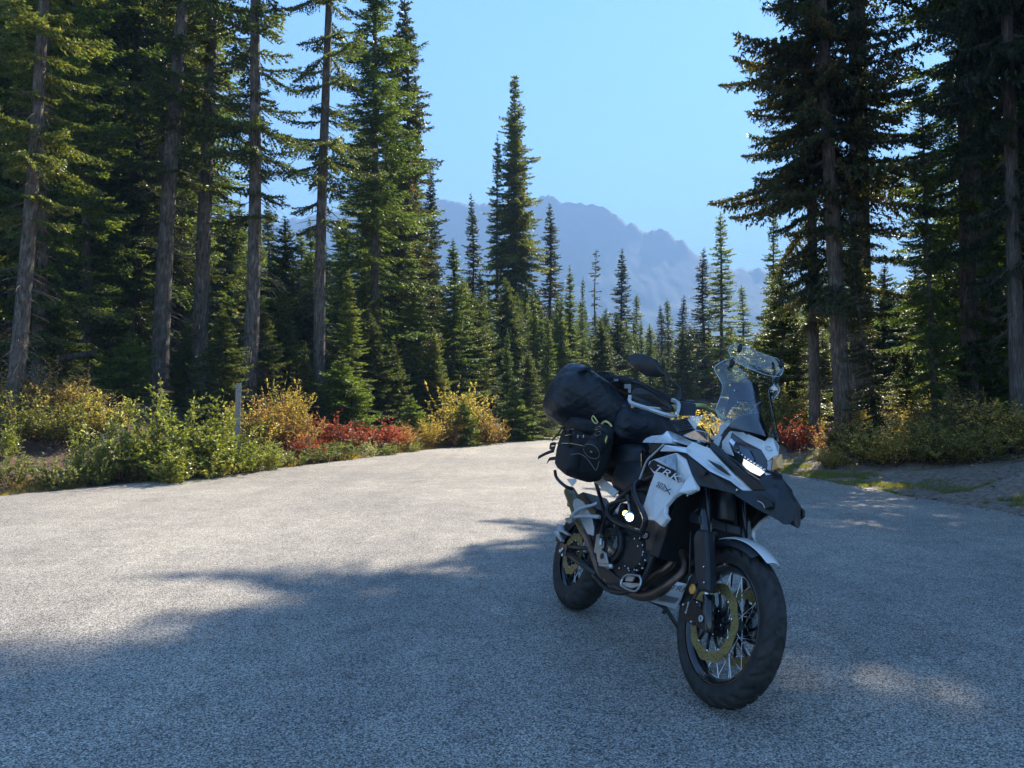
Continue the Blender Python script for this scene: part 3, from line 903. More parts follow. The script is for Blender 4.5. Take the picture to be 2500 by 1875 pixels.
SH = [
 ('willow', 300, 12.0, 1.05, 1.1, 'willow_shrub', 'green willow shrub at the left end of the roadside thicket'),
 ('willow', 385, 12.3, 1.42, .9, 'willow_shrub', 'green willow shrub with the tallest upright shoots, in front of the dark trunk'),
 ('willow', 470, 12.7, 1.21, 1.0, 'willow_shrub', 'dense green willow shrub in the middle of the roadside thicket'),
 ('willow', 545, 13.1, 1.23, .9, 'willow_shrub', 'bright green willow shrub just left of the weathered post'),
 ('willowb', 612, 13.6, 0.70, 1.1, 'willow_shrub', 'green willow shrub hiding the foot of the weathered post'),
 ('willowb', 655, 14.2, 0.63, 1.2, 'willow_shrub', 'low green willow shrub at the right end of the roadside thicket'),
 ('willowb', 420, 11.75, 0.68, 1.3, 'willow_shrub', 'low green willow shrub touching the asphalt below the tallest shoots'),
 ('willowb', 520, 12.55, 0.68, 1.2, 'willow_shrub', 'low green willow shrub touching the asphalt left of the post'),
 ('pale', 262, 11.9, 1.05, 1.0, 'silver_leaf_shrub', 'shrub with shiny pale leaves left of the green thicket'),
 ('willowb', 195, 11.3, 0.79, .6, 'willow_shrub', 'narrow green shrub with upright stems near the left edge'),
 ('herb', 130, 10.9, .5, 1.0, 'leafy_weed', 'pale green feathery weed by the asphalt near the left edge'),
 ('willowb', 250, 11.5, 0.63, .8, 'willow_shrub', 'small green shrub below the shiny pale leaves'),
 ('herb', 30, 10.75, .45, 1.2, 'leafy_weed', 'yellow-green weed by the asphalt at the far left'),
 ('willowb', 20, 11.6, 0.57, .8, 'willow_shrub', 'small green shrub on the dirt bank at the far left'),
 ('tan', 15, 13.6, 0.90, 1.0, 'autumn_bush', 'yellow-brown bush at the foot of the leaning grey trunk'),
 ('tan', 110, 13.9, 1.01, 1.0, 'autumn_bush', 'tallest yellow-brown bush left of the light green sapling'),
 ('tan', 195, 14.3, 0.86, 1.0, 'autumn_bush', 'yellow-brown bush nearest the light green sapling'),
 ('mixed', 60, 12.9, .8, 1.0, 'autumn_bush', 'low brownish bush in front of the yellow-brown bushes'),
 ('mixed', 250, 13.8, .8, 1.1, 'autumn_bush', 'shaded brownish bush behind the shiny pale leaves'),
 ('mixed', 150, 13.0, .7, 1.2, 'autumn_bush', 'low brownish bush right below the tallest yellow-brown bush'),
 ('mixed', 600, 15.6, .9, 1.0, 'autumn_bush', 'brownish bush directly right of the weathered post'),
 ('orange', 660, 16.2, 1.2, 1.0, 'autumn_bush', 'orange and yellow bush behind the brownish one near the post'),
 ('yellow', 705, 17.2, 1.35, .7, 'autumn_bush', 'yellow-topped bush between the post and the bare straight trunk'),
 ('orange', 735, 16.7, .85, 1.0, 'autumn_bush', 'orange bush at the start of the red bushes'),
 ('red', 745, 16.1, .5, 1.2, 'huckleberry_bush', 'low crimson bush at the left end of the red row'),
 ('red', 815, 17.8, .8, 1.0, 'huckleberry_bush', 'taller crimson bush below the dark green fir'),
 ('red', 880, 18.6, .6, 1.2, 'huckleberry_bush', 'rusty red bush in the middle of the red row'),
 ('red', 935, 19.3, .75, 1.1, 'huckleberry_bush', 'red bush left of the low fir beside the road'),
 ('orange', 985, 20.0, .7, 1.1, 'autumn_bush', 'orange-red bush at the right end of the red row'),
 ('yellow', 1045, 21.2, .85, 1.0, 'autumn_bush', 'low yellow bush left of the bright yellow bush'),
 ('yellow', 1125, 23.2, 1.75, 1.0, 'autumn_bush', 'bright yellow bush, the tallest beside the far road'),
 ('orange', 1100, 21.9, .85, 1.1, 'autumn_bush', 'orange bush in front of the bright yellow bush'),
 ('orange', 1185, 23.2, 1.1, 1.0, 'autumn_bush', 'orange bush on the right side of the bright yellow bush'),
 ('orange', 1215, 24.0, .7, 1.0, 'autumn_bush', 'last small orange bush before the dark young fir'),
 ('herb', 715, 15.2, .4, 1.4, 'leafy_weed', 'low green plant below the crimson bush'),
 ('herb', 780, 16.1, .45, 1.3, 'leafy_weed', 'grey-green plant on the bank below the taller crimson bush'),
 ('herb', 835, 16.8, .5, 1.5, 'leafy_weed', 'grey-green plant on the bank below the rusty red bush'),
 ('pale', 905, 17.7, 0.52, 1.2, 'silver_leaf_shrub', 'small pale leaved plant between road and red row'),
 ('herb', 950, 18.3, .4, 1.2, 'leafy_weed', 'low green plant right of the small pale leaved plant'),
 ('herb', 1010, 19.6, .35, 1.2, 'leafy_weed', 'low green plant near the end of the red row'),
 # right side
 ('yellow', 1812, 18.5, 1.0, .8, 'autumn_bush', 'yellow bush seen through the windshield'),
 ('mixed', 1740, 19.5, 1.0, 1.2, 'autumn_bush', 'green bush behind the windshield, left of the yellow bush'),
 ('mixed', 1860, 17.8, .9, 1.1, 'autumn_bush', 'green bush behind the right edge of the windshield'),
 ('mixed', 1690, 21.0, 1.0, 1.2, 'autumn_bush', 'green bush at the left rear of the right verge'),
 ('red', 1940, 16.2, .75, .9, 'huckleberry_bush', 'red bush directly right of the windshield'),
 ('mixed', 1930, 17.6, 1.3, .8, 'autumn_bush', 'green-brown bush behind the red bush by the windshield'),
 ('orange', 2020, 15.0, 0.69, 0.88, 'autumn_bush', 'rusty bush between the two thick trunks'),
 ('mixed', 2070, 14.0, 0.65, 1.10, 'autumn_bush', 'dull green bush in front of the thickest trunk'),
 ('mixed', 2125, 13.2, 0.73, 1.10, 'autumn_bush', 'green bush left of the leaning thin trunk'),
 ('yellow', 2108, 15.4, 1.03, 0.88, 'autumn_bush', 'sunlit yellow bush behind the leaning thin trunk'),
 ('mixed', 2175, 12.9, 0.69, 1.21, 'autumn_bush', 'green bush with sunlit rim right of the leaning thin trunk'),
 ('yellow', 2200, 14.2, 0.82, 1.10, 'autumn_bush', 'yellow-orange bush midway between leaning and curved trunk'),
 ('mixed', 2240, 12.7, 0.73, 1.21, 'autumn_bush', 'green and rust bush in front of the curved trunk'),
 ('tan', 2310, 13.4, 0.95, 1.10, 'autumn_bush', 'tan bush with glittering leaves right of the curved trunk'),
 ('mixed', 2310, 12.3, 0.69, 1.32, 'autumn_bush', 'brownish bush in front of the tan glittering bush'),
 ('tan', 2370, 12.9, 0.86, 1.10, 'autumn_bush', 'yellow-green bush left of the shaded right-edge trunk'),
 ('mixed', 2430, 12.4, 0.82, 1.32, 'autumn_bush', 'dark green bush at the foot of the shaded right-edge tree'),
 ('mixed', 2500, 12.0, 0.82, 1.32, 'autumn_bush', 'dark green bush cut by the right picture edge'),
 ('mixed', 2375, 11.9, 0.60, 1.32, 'autumn_bush', 'low green bush behind the dirt mound'),
 ('mixed', 2030, 13.6, 0.43, 1.21, 'autumn_bush', 'low dull bush at the left end of the right thicket'),
]
for kd, px, d, H, wd, nm, lb in SH:
    shrub(kd, px, d, H, lb, nm, {'huckleberry_bush': 'bush', 'leafy_weed': 'plant'}.get(nm, 'bush'), wd)
# understory deeper in the forest, too shaded to tell one from another
for i in range(70):
    d = RS.uniform(17, 34)
    px = RS.uniform(0, 1200) if i < 48 else RS.uniform(1950, 2500)
    x = gpt(px, d)
    s = max(float(dist_poly(np.array([x]), np.array([d]), LE)[0]), -float(dist_poly(np.array([x]), np.array([d]), RE)[0]))
    if s < 3.5:
        continue
    if i % 2:
        shrub('mixed', px, d, RS.uniform(.5, 1.1), 'shaded green bush on the forest floor between the trunks', 'forest_bush', 'bush', 1.2, 'bushes on the forest floor')
    else:
        tree('young' if RS.rand() < .5 else 'sapling', x, d, RS.uniform(1.2, 4.0), 'small shaded fir on the forest floor between the trunks', 'small firs on the forest floor', wide=1.2)

# ------------------------------------------------------------------ grass and litter
def blades(name, P, Hh, mat, seed, kind='stuff', wid=.004):
    rs = np.random.RandomState(seed)
    n = len(P)
    a = rs.uniform(0, 6.283, n)
    lean_ = rs.normal(size=(n, 2)) * .35
    h = Hh * rs.uniform(.4, 1.2, n)
    s = np.stack([np.cos(a), np.sin(a), 0 * a], -1) * wid
    top = P + np.stack([lean_[:, 0] * h, lean_[:, 1] * h, h], -1)
    V = np.stack([P - s, P + s, top], 1).reshape(-1, 3)
    o = link(name, set_mesh(name, V, np.arange(len(V), dtype=np.int32).reshape(-1, 3), mat), kind=kind)
    return o
m_grass = leafy('verge_grass', [(0.1, (0.05, 0.075, 0.018)), (0.5, (0.11, 0.15, 0.035)), (0.85, (0.22, 0.22, 0.07)), (1, (0.36, 0.30, 0.14))], .3, .6, .8)
m_dry = leafy('dry_grass', [(0.1, (0.12, 0.12, 0.03)), (0.5, (0.28, 0.24, 0.07)), (1, (0.42, 0.34, 0.14))], .3, .6, .8)
rs = np.random.RandomState(9)
n = 90000
yy_ = rs.uniform(6.0, 19, n)
ex = np.interp(yy_, RE[:, 1], RE[:, 0])
off = np.abs(rs.normal(size=n)) * .75 - .03
xx_ = ex + off
keep = (vnoise(xx_, yy_, .5, 21) + .7 * vnoise(xx_, yy_, .17, 22) > -.15 + off * .35) & (off < 2.2)
xx_, yy_ = xx_[keep], yy_[keep]
P_ = np.stack([xx_, yy_, ground_z(xx_, yy_)], -1)
tag(blades('grass', P_, .055, m_grass, 3, wid=.003), 'short green grass strip between asphalt and dirt on the right verge', 'grass')
n = 42000
yy_ = rs.uniform(8.5, 30, n)
ex = np.interp(yy_, LE[:, 1], LE[:, 0])
off = np.abs(rs.normal(size=n)) * .28 - .04
xx_ = ex - off
keep = (vnoise(xx_, yy_, .6, 23) + .6 * vnoise(xx_, yy_, .2, 24) > -.05)
xx_, yy_ = xx_[keep], yy_[keep]
P_ = np.stack([xx_, yy_, ground_z(xx_, yy_)], -1)
tag(blades('dry_grass', P_, .07, m_dry, 4, wid=.004), 'thin yellow-green grass fringe along the left road edge', 'grass')

# small stones, cones and bark bits lying on the dirt
n = 2600
xs_ = np.concatenate([rs.uniform(5.0, 9.5, n), rs.uniform(-9, 0, n)])
ys_ = np.concatenate([rs.uniform(7, 17, n), rs.uniform(9, 26, n)])
s_ = np.maximum(dist_poly(xs_, ys_, LE), -dist_poly(xs_, ys_, RE))
k = (s_ > -.25) & (s_ < 3.5)
xs_, ys_ = xs_[k], ys_[k]
zs_ = np.maximum(ground_z(xs_, ys_), -.001)
oct_ = np.array([[1, 0, 0], [-1, 0, 0], [0, 1, 0], [0, -1, 0], [0, 0, .7], [0, 0, -.7]], float)
of = np.array([[0, 2, 4], [2, 1, 4], [1, 3, 4], [3, 0, 4], [2, 0, 5], [1, 2, 5], [3, 1, 5], [0, 3, 5]])
sz = rs.uniform(.006, .022, len(xs_)) * (1 + 1.6 * (rs.rand(len(xs_)) > .95))
V = np.stack([xs_, ys_, zs_], -1)[:, None, :] + (oct_ + rs.normal(size=(len(xs_), 6, 3)) * .22) * sz[:, None, None] * np.array([1, 1, .7])
F = (np.arange(len(xs_))[:, None, None] * 6 + of).reshape(-1, 3)
m_stone = leafy('verge_stone', [(0.1, (0.10, 0.085, 0.07)), (0.6, (0.26, 0.23, 0.20)), (1, (0.42, 0.38, 0.34))], 0.0, .9)
tag(link('gravel', set_mesh('gravel', V.reshape(-1, 3), F.astype(np.int32), m_stone), kind='stuff'), 'scattered small stones lying on the dirt verges', 'gravel')
# needle and twig litter on the verges and along the crumbling asphalt edge
n = 9000
xs_ = np.concatenate([rs.uniform(3.5, 9.5, n), rs.uniform(-10, 0, n // 2)])
ys_ = np.concatenate([rs.uniform(6, 18, n), rs.uniform(8, 26, n // 2)])
s_ = np.maximum(dist_poly(xs_, ys_, LE), -dist_poly(xs_, ys_, RE))
k = (s_ > -.7 * rs.rand(len(s_)) ** 2) & (s_ < 4)
xs_, ys_, s_ = xs_[k], ys_[k], s_[k]
zs_ = np.where(s_ > 0, ground_z(xs_, ys_), 0.0) + .006
a_ = rs.uniform(0, 6.283, len(xs_)); l_ = rs.uniform(.02, .09, len(xs_)); w_ = rs.uniform(.0015, .005, len(xs_))
d_ = np.stack([np.cos(a_), np.sin(a_), rs.uniform(-.1, .25, len(a_))], -1) * l_[:, None]
e_ = np.stack([-np.sin(a_), np.cos(a_), 0 * a_], -1) * w_[:, None]
P0_ = np.stack([xs_, ys_, zs_], -1)
V = np.stack([P0_ - e_, P0_ + e_, P0_ + d_ + e_ * .4, P0_ + d_ - e_ * .4], 1).reshape(-1, 3)
m_lit = leafy('litter_bits', [(0.1, (0.06, 0.04, 0.025)), (0.5, (0.20, 0.13, 0.08)), (1, (0.40, 0.30, 0.19))], 0.0, .9, gain=1.0)
tag(link('needle_litter', set_mesh('needle_litter', V, np.arange(len(V), dtype=np.int32).reshape(-1, 4), m_lit), kind='stuff'), 'brown needle and twig litter strewn over both verges', 'litter')
# fallen sticks on the right dirt slope
sticks = [(5.6 + .3 * i + rs.uniform(-.2, .3), 14.3 - .42 * i + rs.uniform(-.3, .3)) for i in range(9)]
for i, (x, y) in enumerate(sticks):
    a = rs.uniform(-.5, .5)
    l = rs.uniform(.25, .7)
    q = [(x + math.cos(a) * l * u_ , y + math.sin(a) * l * u_ + .05 * math.sin(5 * u_ + i)) for u_ in np.linspace(0, 1, 6)]
    v, f = tube([(qx, qy, gz(qx, qy) + .012) for qx, qy in q], np.linspace(.011, .004, 6), 5, True)
    tag(link('fallen_stick', set_mesh('fallen_stick', v, f, m_dead)), 'bleached fallen stick on the dirt slope below the right bushes', 'stick', 'fallen sticks on the right dirt slope')

# weathered wooden post
m_post = simple('weathered_post', (0.30, 0.29, 0.27), .9, var=.35, scale=18, bumps=(40, .6, .01))
xp, yp = gpt(579, 14.8), 14.8
zb = gz(xp, yp)
Hp = height_to(934, yp, zb)
V = [(-.055, -.055, -.3), (.055, -.055, -.3), (.055, .055, -.3), (-.055, .055, -.3), (-.055, -.055, Hp - .02), (.055, -.055, Hp), (.055, .055, Hp), (-.055, .055, Hp - .02)]
me = set_mesh('wooden_post', V, [(0, 3, 2, 1), (4, 5, 6, 7), (0, 1, 5, 4), (1, 2, 6, 5), (2, 3, 7, 6), (3, 0, 4, 7)], m_post)
o = link('wooden_post', me)
o.location = (xp, yp, zb)
o.rotation_euler = (0, R(1), R(20))
bv = o.modifiers.new('worn_edges', 'BEVEL'); bv.width = .008; bv.segments = 2
tag(o, 'weathered grey square wooden post among the roadside bushes', 'post')
# fallen grey log deeper in the left forest
q = [(gpt(140 + 12 * i, 17.5 + .1 * i), 17.5 + .1 * i) for i in range(9)]
v, f = tube([(a, b_, gz(a, b_) + .75 + .02 * i) for i, (a, b_) in enumerate(q)], np.linspace(.09, .05, 9), 8, True)
tag(link('fallen_log', set_mesh('fallen_log', v, f, m_bark, True)), 'fallen grey log leaning in the shade behind the yellow-brown bushes', 'log')

# ------------------------------------------------------------------ haze
m_hz = bpy.data.materials.new('haze')
m_hz.use_nodes = True
t = m_hz.node_tree
t.nodes.clear()
pv = t.nodes.new('ShaderNodeVolumePrincipled')
pv.inputs['Color'].default_value = (0.25, 0.42, 0.66, 1)
pv.inputs['Density'].default_value = HAZE_DENSITY
pv.inputs['Anisotropy'].default_value = 0.0
out = t.nodes.new('ShaderNodeOutputMaterial')
t.links.new(pv.outputs[0], out.inputs['Volume'])
a, b_, c0, c1, zt = -2700, 2700, -450, 2700, 462
V = [(a, c0, -12), (b_, c0, -12), (b_, c1, -12), (a, c1, -12), (a, c0, zt), (b_, c0, zt), (b_, c1, zt), (a, c1, zt)]
link('haze', set_mesh('haze', V, [(0, 3, 2, 1), (4, 5, 6, 7), (0, 1, 5, 4), (1, 2, 6, 5), (2, 3, 7, 6), (3, 0, 4, 7)], m_hz), kind='stuff')
# ================================================================== motorcycle
# local frame: x forward from the rear axle, y to the rider's left, z up from the tyre contact line; leans on its side stand
HEAD, LEAN = R(17.8925), R(16.1376)
Fv = Vector((math.sin(HEAD), -math.cos(HEAD), 0))
Lv = Vector((math.cos(HEAD), math.sin(HEAD), 0)) * math.cos(LEAN) + Vector((0, 0, -1)) * math.sin(LEAN)
Uv = Fv.cross(Lv)
BK_M = Matrix(((Fv.x, Lv.x, Uv.x, 0.34975), (Fv.y, Lv.y, Uv.y, 4.49747), (Fv.z, Lv.z, Uv.z, 0.004), (0, 0, 0, 1)))
BK = thing('motorcycle', 'white and black adventure motorcycle leaning on its side stand on the asphalt', 'motorcycle')
BK.matrix_world = BK_M

def paint(name, col, rough=.25, coat=.6, **kw):
    return simple(name, col, rough, coat=coat, **kw)
M_WHITE = paint('white_paint', (.78, .79, .80), .28, .8, var=.03, scale=6)
M_BLACKP = simple('textured_black_plastic', (.018, .020, .024), .42, var=.25, scale=60, bumps=(500, .15, .001))
M_GLOSSB = paint('gloss_black', (.012, .013, .016), .2, .6)
M_FRAME = simple('black_powder_coat', (.016, .018, .022), .35, var=.2)
M_ENG = simple('engine_black', (.020, .021, .024), .45, metal=.3, var=.4, scale=25)
M_ALU = simple('cast_aluminium', (.55, .56, .57), .35, metal=.85, var=.12, scale=40)
M_SATIN = simple('silver_paint', (.50, .52, .54), .38, metal=.35, var=.06, scale=20)
M_CHROME = simple('chrome', (.75, .76, .78), .12, metal=1.0)
M_GOLD = simple('gold_anodised', (.30, .25, .10), .45, metal=.75, var=.15, scale=50)
M_BARGOLD = simple('yellow_handlebar', (.62, .58, .24), .35, metal=.4, var=.1)
M_PIPE = simple('heat_stained_steel', (.17, .115, .085), .35, metal=.8, var=.55, scale=9)
M_RUB = simple('tyre_rubber', (.030, .029, .028), .68, spec=.4, var=.6, scale=22, bumps=(220, .3, .002))
M_SEAT = simple('seat_vinyl', (.016, .018, .022), .48, var=.2, scale=90, bumps=(350, .3, .001))
M_AMBER = simple('amber_lens', (.75, .32, .03), .15, coat=.8, var=.15, scale=80)
M_AMBERP = simple('pale_amber_lens', (.98, .44, .14), .3, coat=.4, var=.2, scale=60)
M_LENS = simple('dark_headlamp_lens', (.02, .028, .045), .06, coat=1.0)
M_REFL = simple('lamp_reflector', (.75, .78, .82), .08, metal=1.0, var=.2, scale=60)
M_BAG = simple('black_dry_bag', (.013, .016, .022), .40, var=.25, scale=5, bumps=(11, .6, .035))
M_CORD = simple('black_nylon', (.014, .015, .018), .75, var=.4, scale=50, bumps=(240, .5, .003))
M_PIPING = simple('grey_piping', (.30, .30, .29), .6)
M_YELL = simple('yellow_webbing', (.65, .58, .20), .6, var=.2)
M_BLK = simple('black_print', (.01, .01, .012), .5)
M_WPRINT = simple('white_print', (.8, .8, .8), .4)
M_DISCG = simple('dark_disc_carrier', (.02, .02, .022), .3, metal=.5)

def sheet_glass(name, tintc, refl=1.0, haze=.05):
    m, t, b = new_mat(name)
    tr = t.nodes.new('ShaderNodeBsdfTransparent')
    tr.inputs[0].default_value = rgb(tintc)
    gl = t.nodes.new('ShaderNodeBsdfGlossy')
    gl.inputs['Roughness'].default_value = haze
    fr = t.nodes.new('ShaderNodeFresnel')
    fr.inputs[0].default_value = 1.5
    mu = N(t, 'ShaderNodeMath', operation='MULTIPLY')
    t.links.new(fr.outputs[0], mu.inputs[0])
    mu.inputs[1].default_value = refl
    mx = t.nodes.new('ShaderNodeMixShader')
    t.links.new(mu.outputs[0], mx.inputs[0])
    t.links.new(tr.outputs[0], mx.inputs[1])
    t.links.new(gl.outputs[0], mx.inputs[2])
    t.links.new(mx.outputs[0], t.nodes['Material Output'].inputs['Surface'])
    return m
M_GLASS = sheet_glass('clear_screen', (.84, .91, .97), 3.6, .04)
M_GLASS2 = sheet_glass('thin_clear_screen', (.86, .92, .97), .6, .05)
M_GLASSEDGE = simple('screen_edge', (.55, .66, .74), .2, coat=.5)
m_glow, t, b = new_mat('lit_lamp')
b.inputs['Base Color'].default_value = (.9, .9, .85, 1)
b.inputs['Emission Color'].default_value = (1.0, .96, .82, 1)
b.inputs['Emission Strength'].default_value = 2.5
m_halo, t, b = new_mat('yellow_lamp_glare')  # emissive colour for the yellow glare of the fog lamp
b.inputs['Base Color'].default_value = (.8, .75, .2, 1)
b.inputs['Emission Color'].default_value = (.95, .85, .25, 1)
b.inputs['Emission Strength'].default_value = 0.9
m_drl, t, b = new_mat('daylight_led')
b.inputs['Base Color'].default_value = (.85, .88, .9, 1)
b.inputs['Roughness'].default_value = .1
b.inputs['Emission Color'].default_value = (1, .98, .95, 1)
b.inputs['Emission Strength'].default_value = .22

def part(name, V, F, mat, parent=None, smooth=False, bevel=0, sub=0, solid=0, seg=2, label=None, off=-1):
    me = set_mesh(name, V, F, mat, smooth)
    o = link(name, me, parent if parent is not None else BK)
    if solid:
        s = o.modifiers.new('thickness', 'SOLIDIFY'); s.thickness = solid; s.offset = off
    if sub:
        s = o.modifiers.new('smooth', 'SUBSURF'); s.levels = s.render_levels = sub
    if bevel:
        s = o.modifiers.new('edges', 'BEVEL'); s.width = bevel; s.segments = seg; s.limit_method = 'ANGLE'; s.angle_limit = R(35)
    if label:
        o['label'] = label
    return o

def lerp(a, b_, u):
    return tuple(p + (q - p) * u for p, q in zip(a, b_))

def mir(P):
    return [(x, -y, z) for x, y, z in P]

def plate(name, P, mat, th=.006, parent=None, bevel=.0015, dirv=(0, 1, 0), both=False, label=None, extra=None):
    """Outline P (outer face) thickened by th along dirv; both=True also builds the left-hand twin."""
    P = [tuple(p) for p in P]
    n = len(P)
    Q = [(p[0] + dirv[0] * th, p[1] + dirv[1] * th, p[2] + dirv[2] * th) for p in P]
    faces = [tuple(range(n))] if extra is None else [tuple(f) for f in extra]
    F = list(faces) + [tuple(n + i for i in reversed(f)) for f in faces]
    for i in range(n):
        j = (i + 1) % n
        F.append((j, i, n + i, n + j))
    o = part(name, P + Q, F, mat, parent, bevel=bevel, label=label)
    fix(o)
    if both:
        V2 = mir(P + Q)
        o2 = part(name, V2, [tuple(reversed(f)) for f in F], mat, parent, bevel=bevel)
        fix(o2)
    return o

import bmesh
def fix(o):
    bm = bmesh.new(); bm.from_mesh(o.data)
    bmesh.ops.recalc_face_normals(bm, faces=bm.faces)
    bm.to_mesh(o.data); bm.free()

def hull(name, P, mat, parent=None, bevel=.003, sub=0, smooth=False, both=False):
    bm = bmesh.new()
    for p in P:
        bm.verts.new(p)
    r = bmesh.ops.convex_hull(bm, input=bm.verts)
    bmesh.ops.delete(bm, geom=[v for v in bm.verts if not v.link_faces], context='VERTS')
    bmesh.ops.dissolve_limit(bm, angle_limit=R(4), verts=bm.verts, edges=bm.edges)
    bmesh.ops.recalc_face_normals(bm, faces=bm.faces)
    me = bpy.data.meshes.new(name); bm.to_mesh(me); bm.free()
    me.materials.append(mat)
    if smooth:
        me.polygons.foreach_set('use_smooth', np.ones(len(me.polygons), dtype=bool))
    o = link(name, me, parent or BK)
    if sub:
        s = o.modifiers.new('smooth', 'SUBSURF'); s.levels = s.render_levels = sub
    if bevel:
        s = o.modifiers.new('edges', 'BEVEL'); s.width = bevel; s.segments = 2; s.limit_method = 'ANGLE'; s.angle_limit = R(30)
    if both:
        hull(name, mir(P), mat, parent, bevel, sub, smooth)
    return o

def smoothpath(P, n=4):
    P = [np.array(p, float) for p in P]
    if len(P) < 3:
        return np.array(P)
    out = []
    E_ = [2 * P[0] - P[1]] + P + [2 * P[-1] - P[-2]]
    for i in range(1, len(E_) - 2):
        a, b_, c_, d = E_[i - 1:i + 3]
        for u in np.linspace(0, 1, n, endpoint=False):
            out.append(.5 * (2 * b_ + (c_ - a) * u + (2 * a - 5 * b_ + 4 * c_ - d) * u * u + (3 * b_ - a - 3 * c_ + d) * u ** 3))
    out.append(P[-1])
    return np.array(out)

def pipe(name, P, r, mat, parent=None, n=10, sm=5, both=False, label=None):
    Q = smoothpath(P, sm) if len(P) > 2 else np.array(P, float)
    rr = r if np.isscalar(r) else np.interp(np.linspace(0, 1, len(Q)), np.linspace(0, 1, len(r)), r)
    V, F = tube(Q, rr, n, True)
    o = part(name, V, F, mat, parent, smooth=True, label=label)
    fix(o)
    m = o.modifiers.new('edges', 'BEVEL'); m.width = .001; m.segments = 1; m.limit_method = 'ANGLE'; m.angle_limit = R(50)
    if both:
        pipe(name, mir([tuple(p) for p in P]), r, mat, parent, n, sm)
    return o

def rod(name, a, b_, r, mat, parent=None, n=12, r2=None, **kw):
    return pipe(name, [a, b_], [r, r if r2 is None else r2], mat, parent, n, **kw)

def lathe(name, prof, cx, cz, cy, mat, parent, n=96, smooth=True, closed=True, bevel=0):
    """Revolve (radius, y) points about the axle line through (cx, cy, cz) along y."""
    k = len(prof)
    a = np.arange(n) * 2 * np.pi / n
    V = np.array([[cx + r * math.cos(q), cy + y, cz + r * math.sin(q)] for q in a for r, y in prof])
    F = []
    for i in range(n):
        i2 = (i + 1) % n
        for j in range(k if closed else k - 1):
            j2 = (j + 1) % k
            F.append((i * k + j, i * k + j2, i2 * k + j2, i2 * k + j))
    o = part(name, V, F, mat, parent, smooth=smooth, bevel=bevel)
    fix(o)
    return o

def disk(name, c_, axis, r, th, mat, parent=None, n=20, bevel=.001):
    a = np.array(axis, float); a /= np.linalg.norm(a)
    o = pipe(name, [np.array(c_) - a * th / 2, np.array(c_) + a * th / 2], [r, r], mat, parent, n)
    return o

def lettering(body, p0, p1, mat, up=(0, 0, 1), shear=0.0, name='lettering', parent=None, h=1.0, space=1.0):
    """Raised flat lettering whose baseline runs from p0 to p1."""
    cu = bpy.data.curves.new(name, 'FONT')
    cu.body = body
    cu.extrude = .0006
    cu.shear = shear
    cu.space_character = space
    o = bpy.data.objects.new(name, cu)
    COL.objects.link(o)
    bpy.context.view_layer.update()
    wd = max(o.dimensions.x, .01)
    a, b_ = Vector(p0), Vector(p1)
    ex = (b_ - a)
    s = ex.length / wd
    ex.normalize()
    u = Vector(up)
    nrm = ex.cross(u).normalized()
    ey = nrm.cross(ex).normalized()
    M = Matrix((( ex.x, ey.x, nrm.x, a.x), (ex.y, ey.y, nrm.y, a.y), (ex.z, ey.z, nrm.z, a.z), (0, 0, 0, 1)))
    dg_ = bpy.context.evaluated_depsgraph_get()
    me = bpy.data.meshes.new_from_object(o.evaluated_get(dg_))
    bpy.data.objects.remove(o)
    me.transform(M @ Matrix.Diagonal((s, s * h, s, 1)))
    me.materials.clear(); me.materials.append(mat)
    return link(name, me, parent or BK)

def blob(name, c_, r_, mat, parent=None, pw=2.6, tilt=0.0, dent=0.0, n=(28, 16), wr=0.0, seed=0, yaw=0.0, roll=0.0):
    V = []
    rs_ = np.random.RandomState(seed)
    ph = rs_.uniform(0, 6, 8)
    for i in range(n[1] + 1):
        v = -math.pi / 2 + math.pi * i / n[1]
        for j in range(n[0]):
            u = 2 * math.pi * j / n[0]
            f = lambda q: math.copysign(abs(q) ** (2 / pw), q)
            x, y, z = f(math.cos(v)) * f(math.cos(u)), f(math.cos(v)) * f(math.sin(u)), f(math.sin(v))
            k = 1 + wr * (math.sin(5 * u + 3 * v + ph[0]) + math.sin(9 * v - 4 * u + ph[1]) * .6 + math.sin(13 * u + ph[2]) * .3)
            V.append((x * r_[0] * k, y * r_[1] * k, z * r_[2] * k - dent * max(0, z) * (1 - abs(x)) ))
    V = np.array(V)
    F = []
    for i in range(n[1]):
        for j in range(n[0]):
            j2 = (j + 1) % n[0]
            F.append((i * n[0] + j, i * n[0] + j2, (i + 1) * n[0] + j2, (i + 1) * n[0] + j))
    M_ = Matrix.Rotation(yaw, 3, 'Z') @ Matrix.Rotation(tilt, 3, 'Y') @ Matrix.Rotation(roll, 3, 'X')
    V = V @ np.array(M_).T + np.array(c_)
    return part(name, V, F, mat, parent, smooth=True)
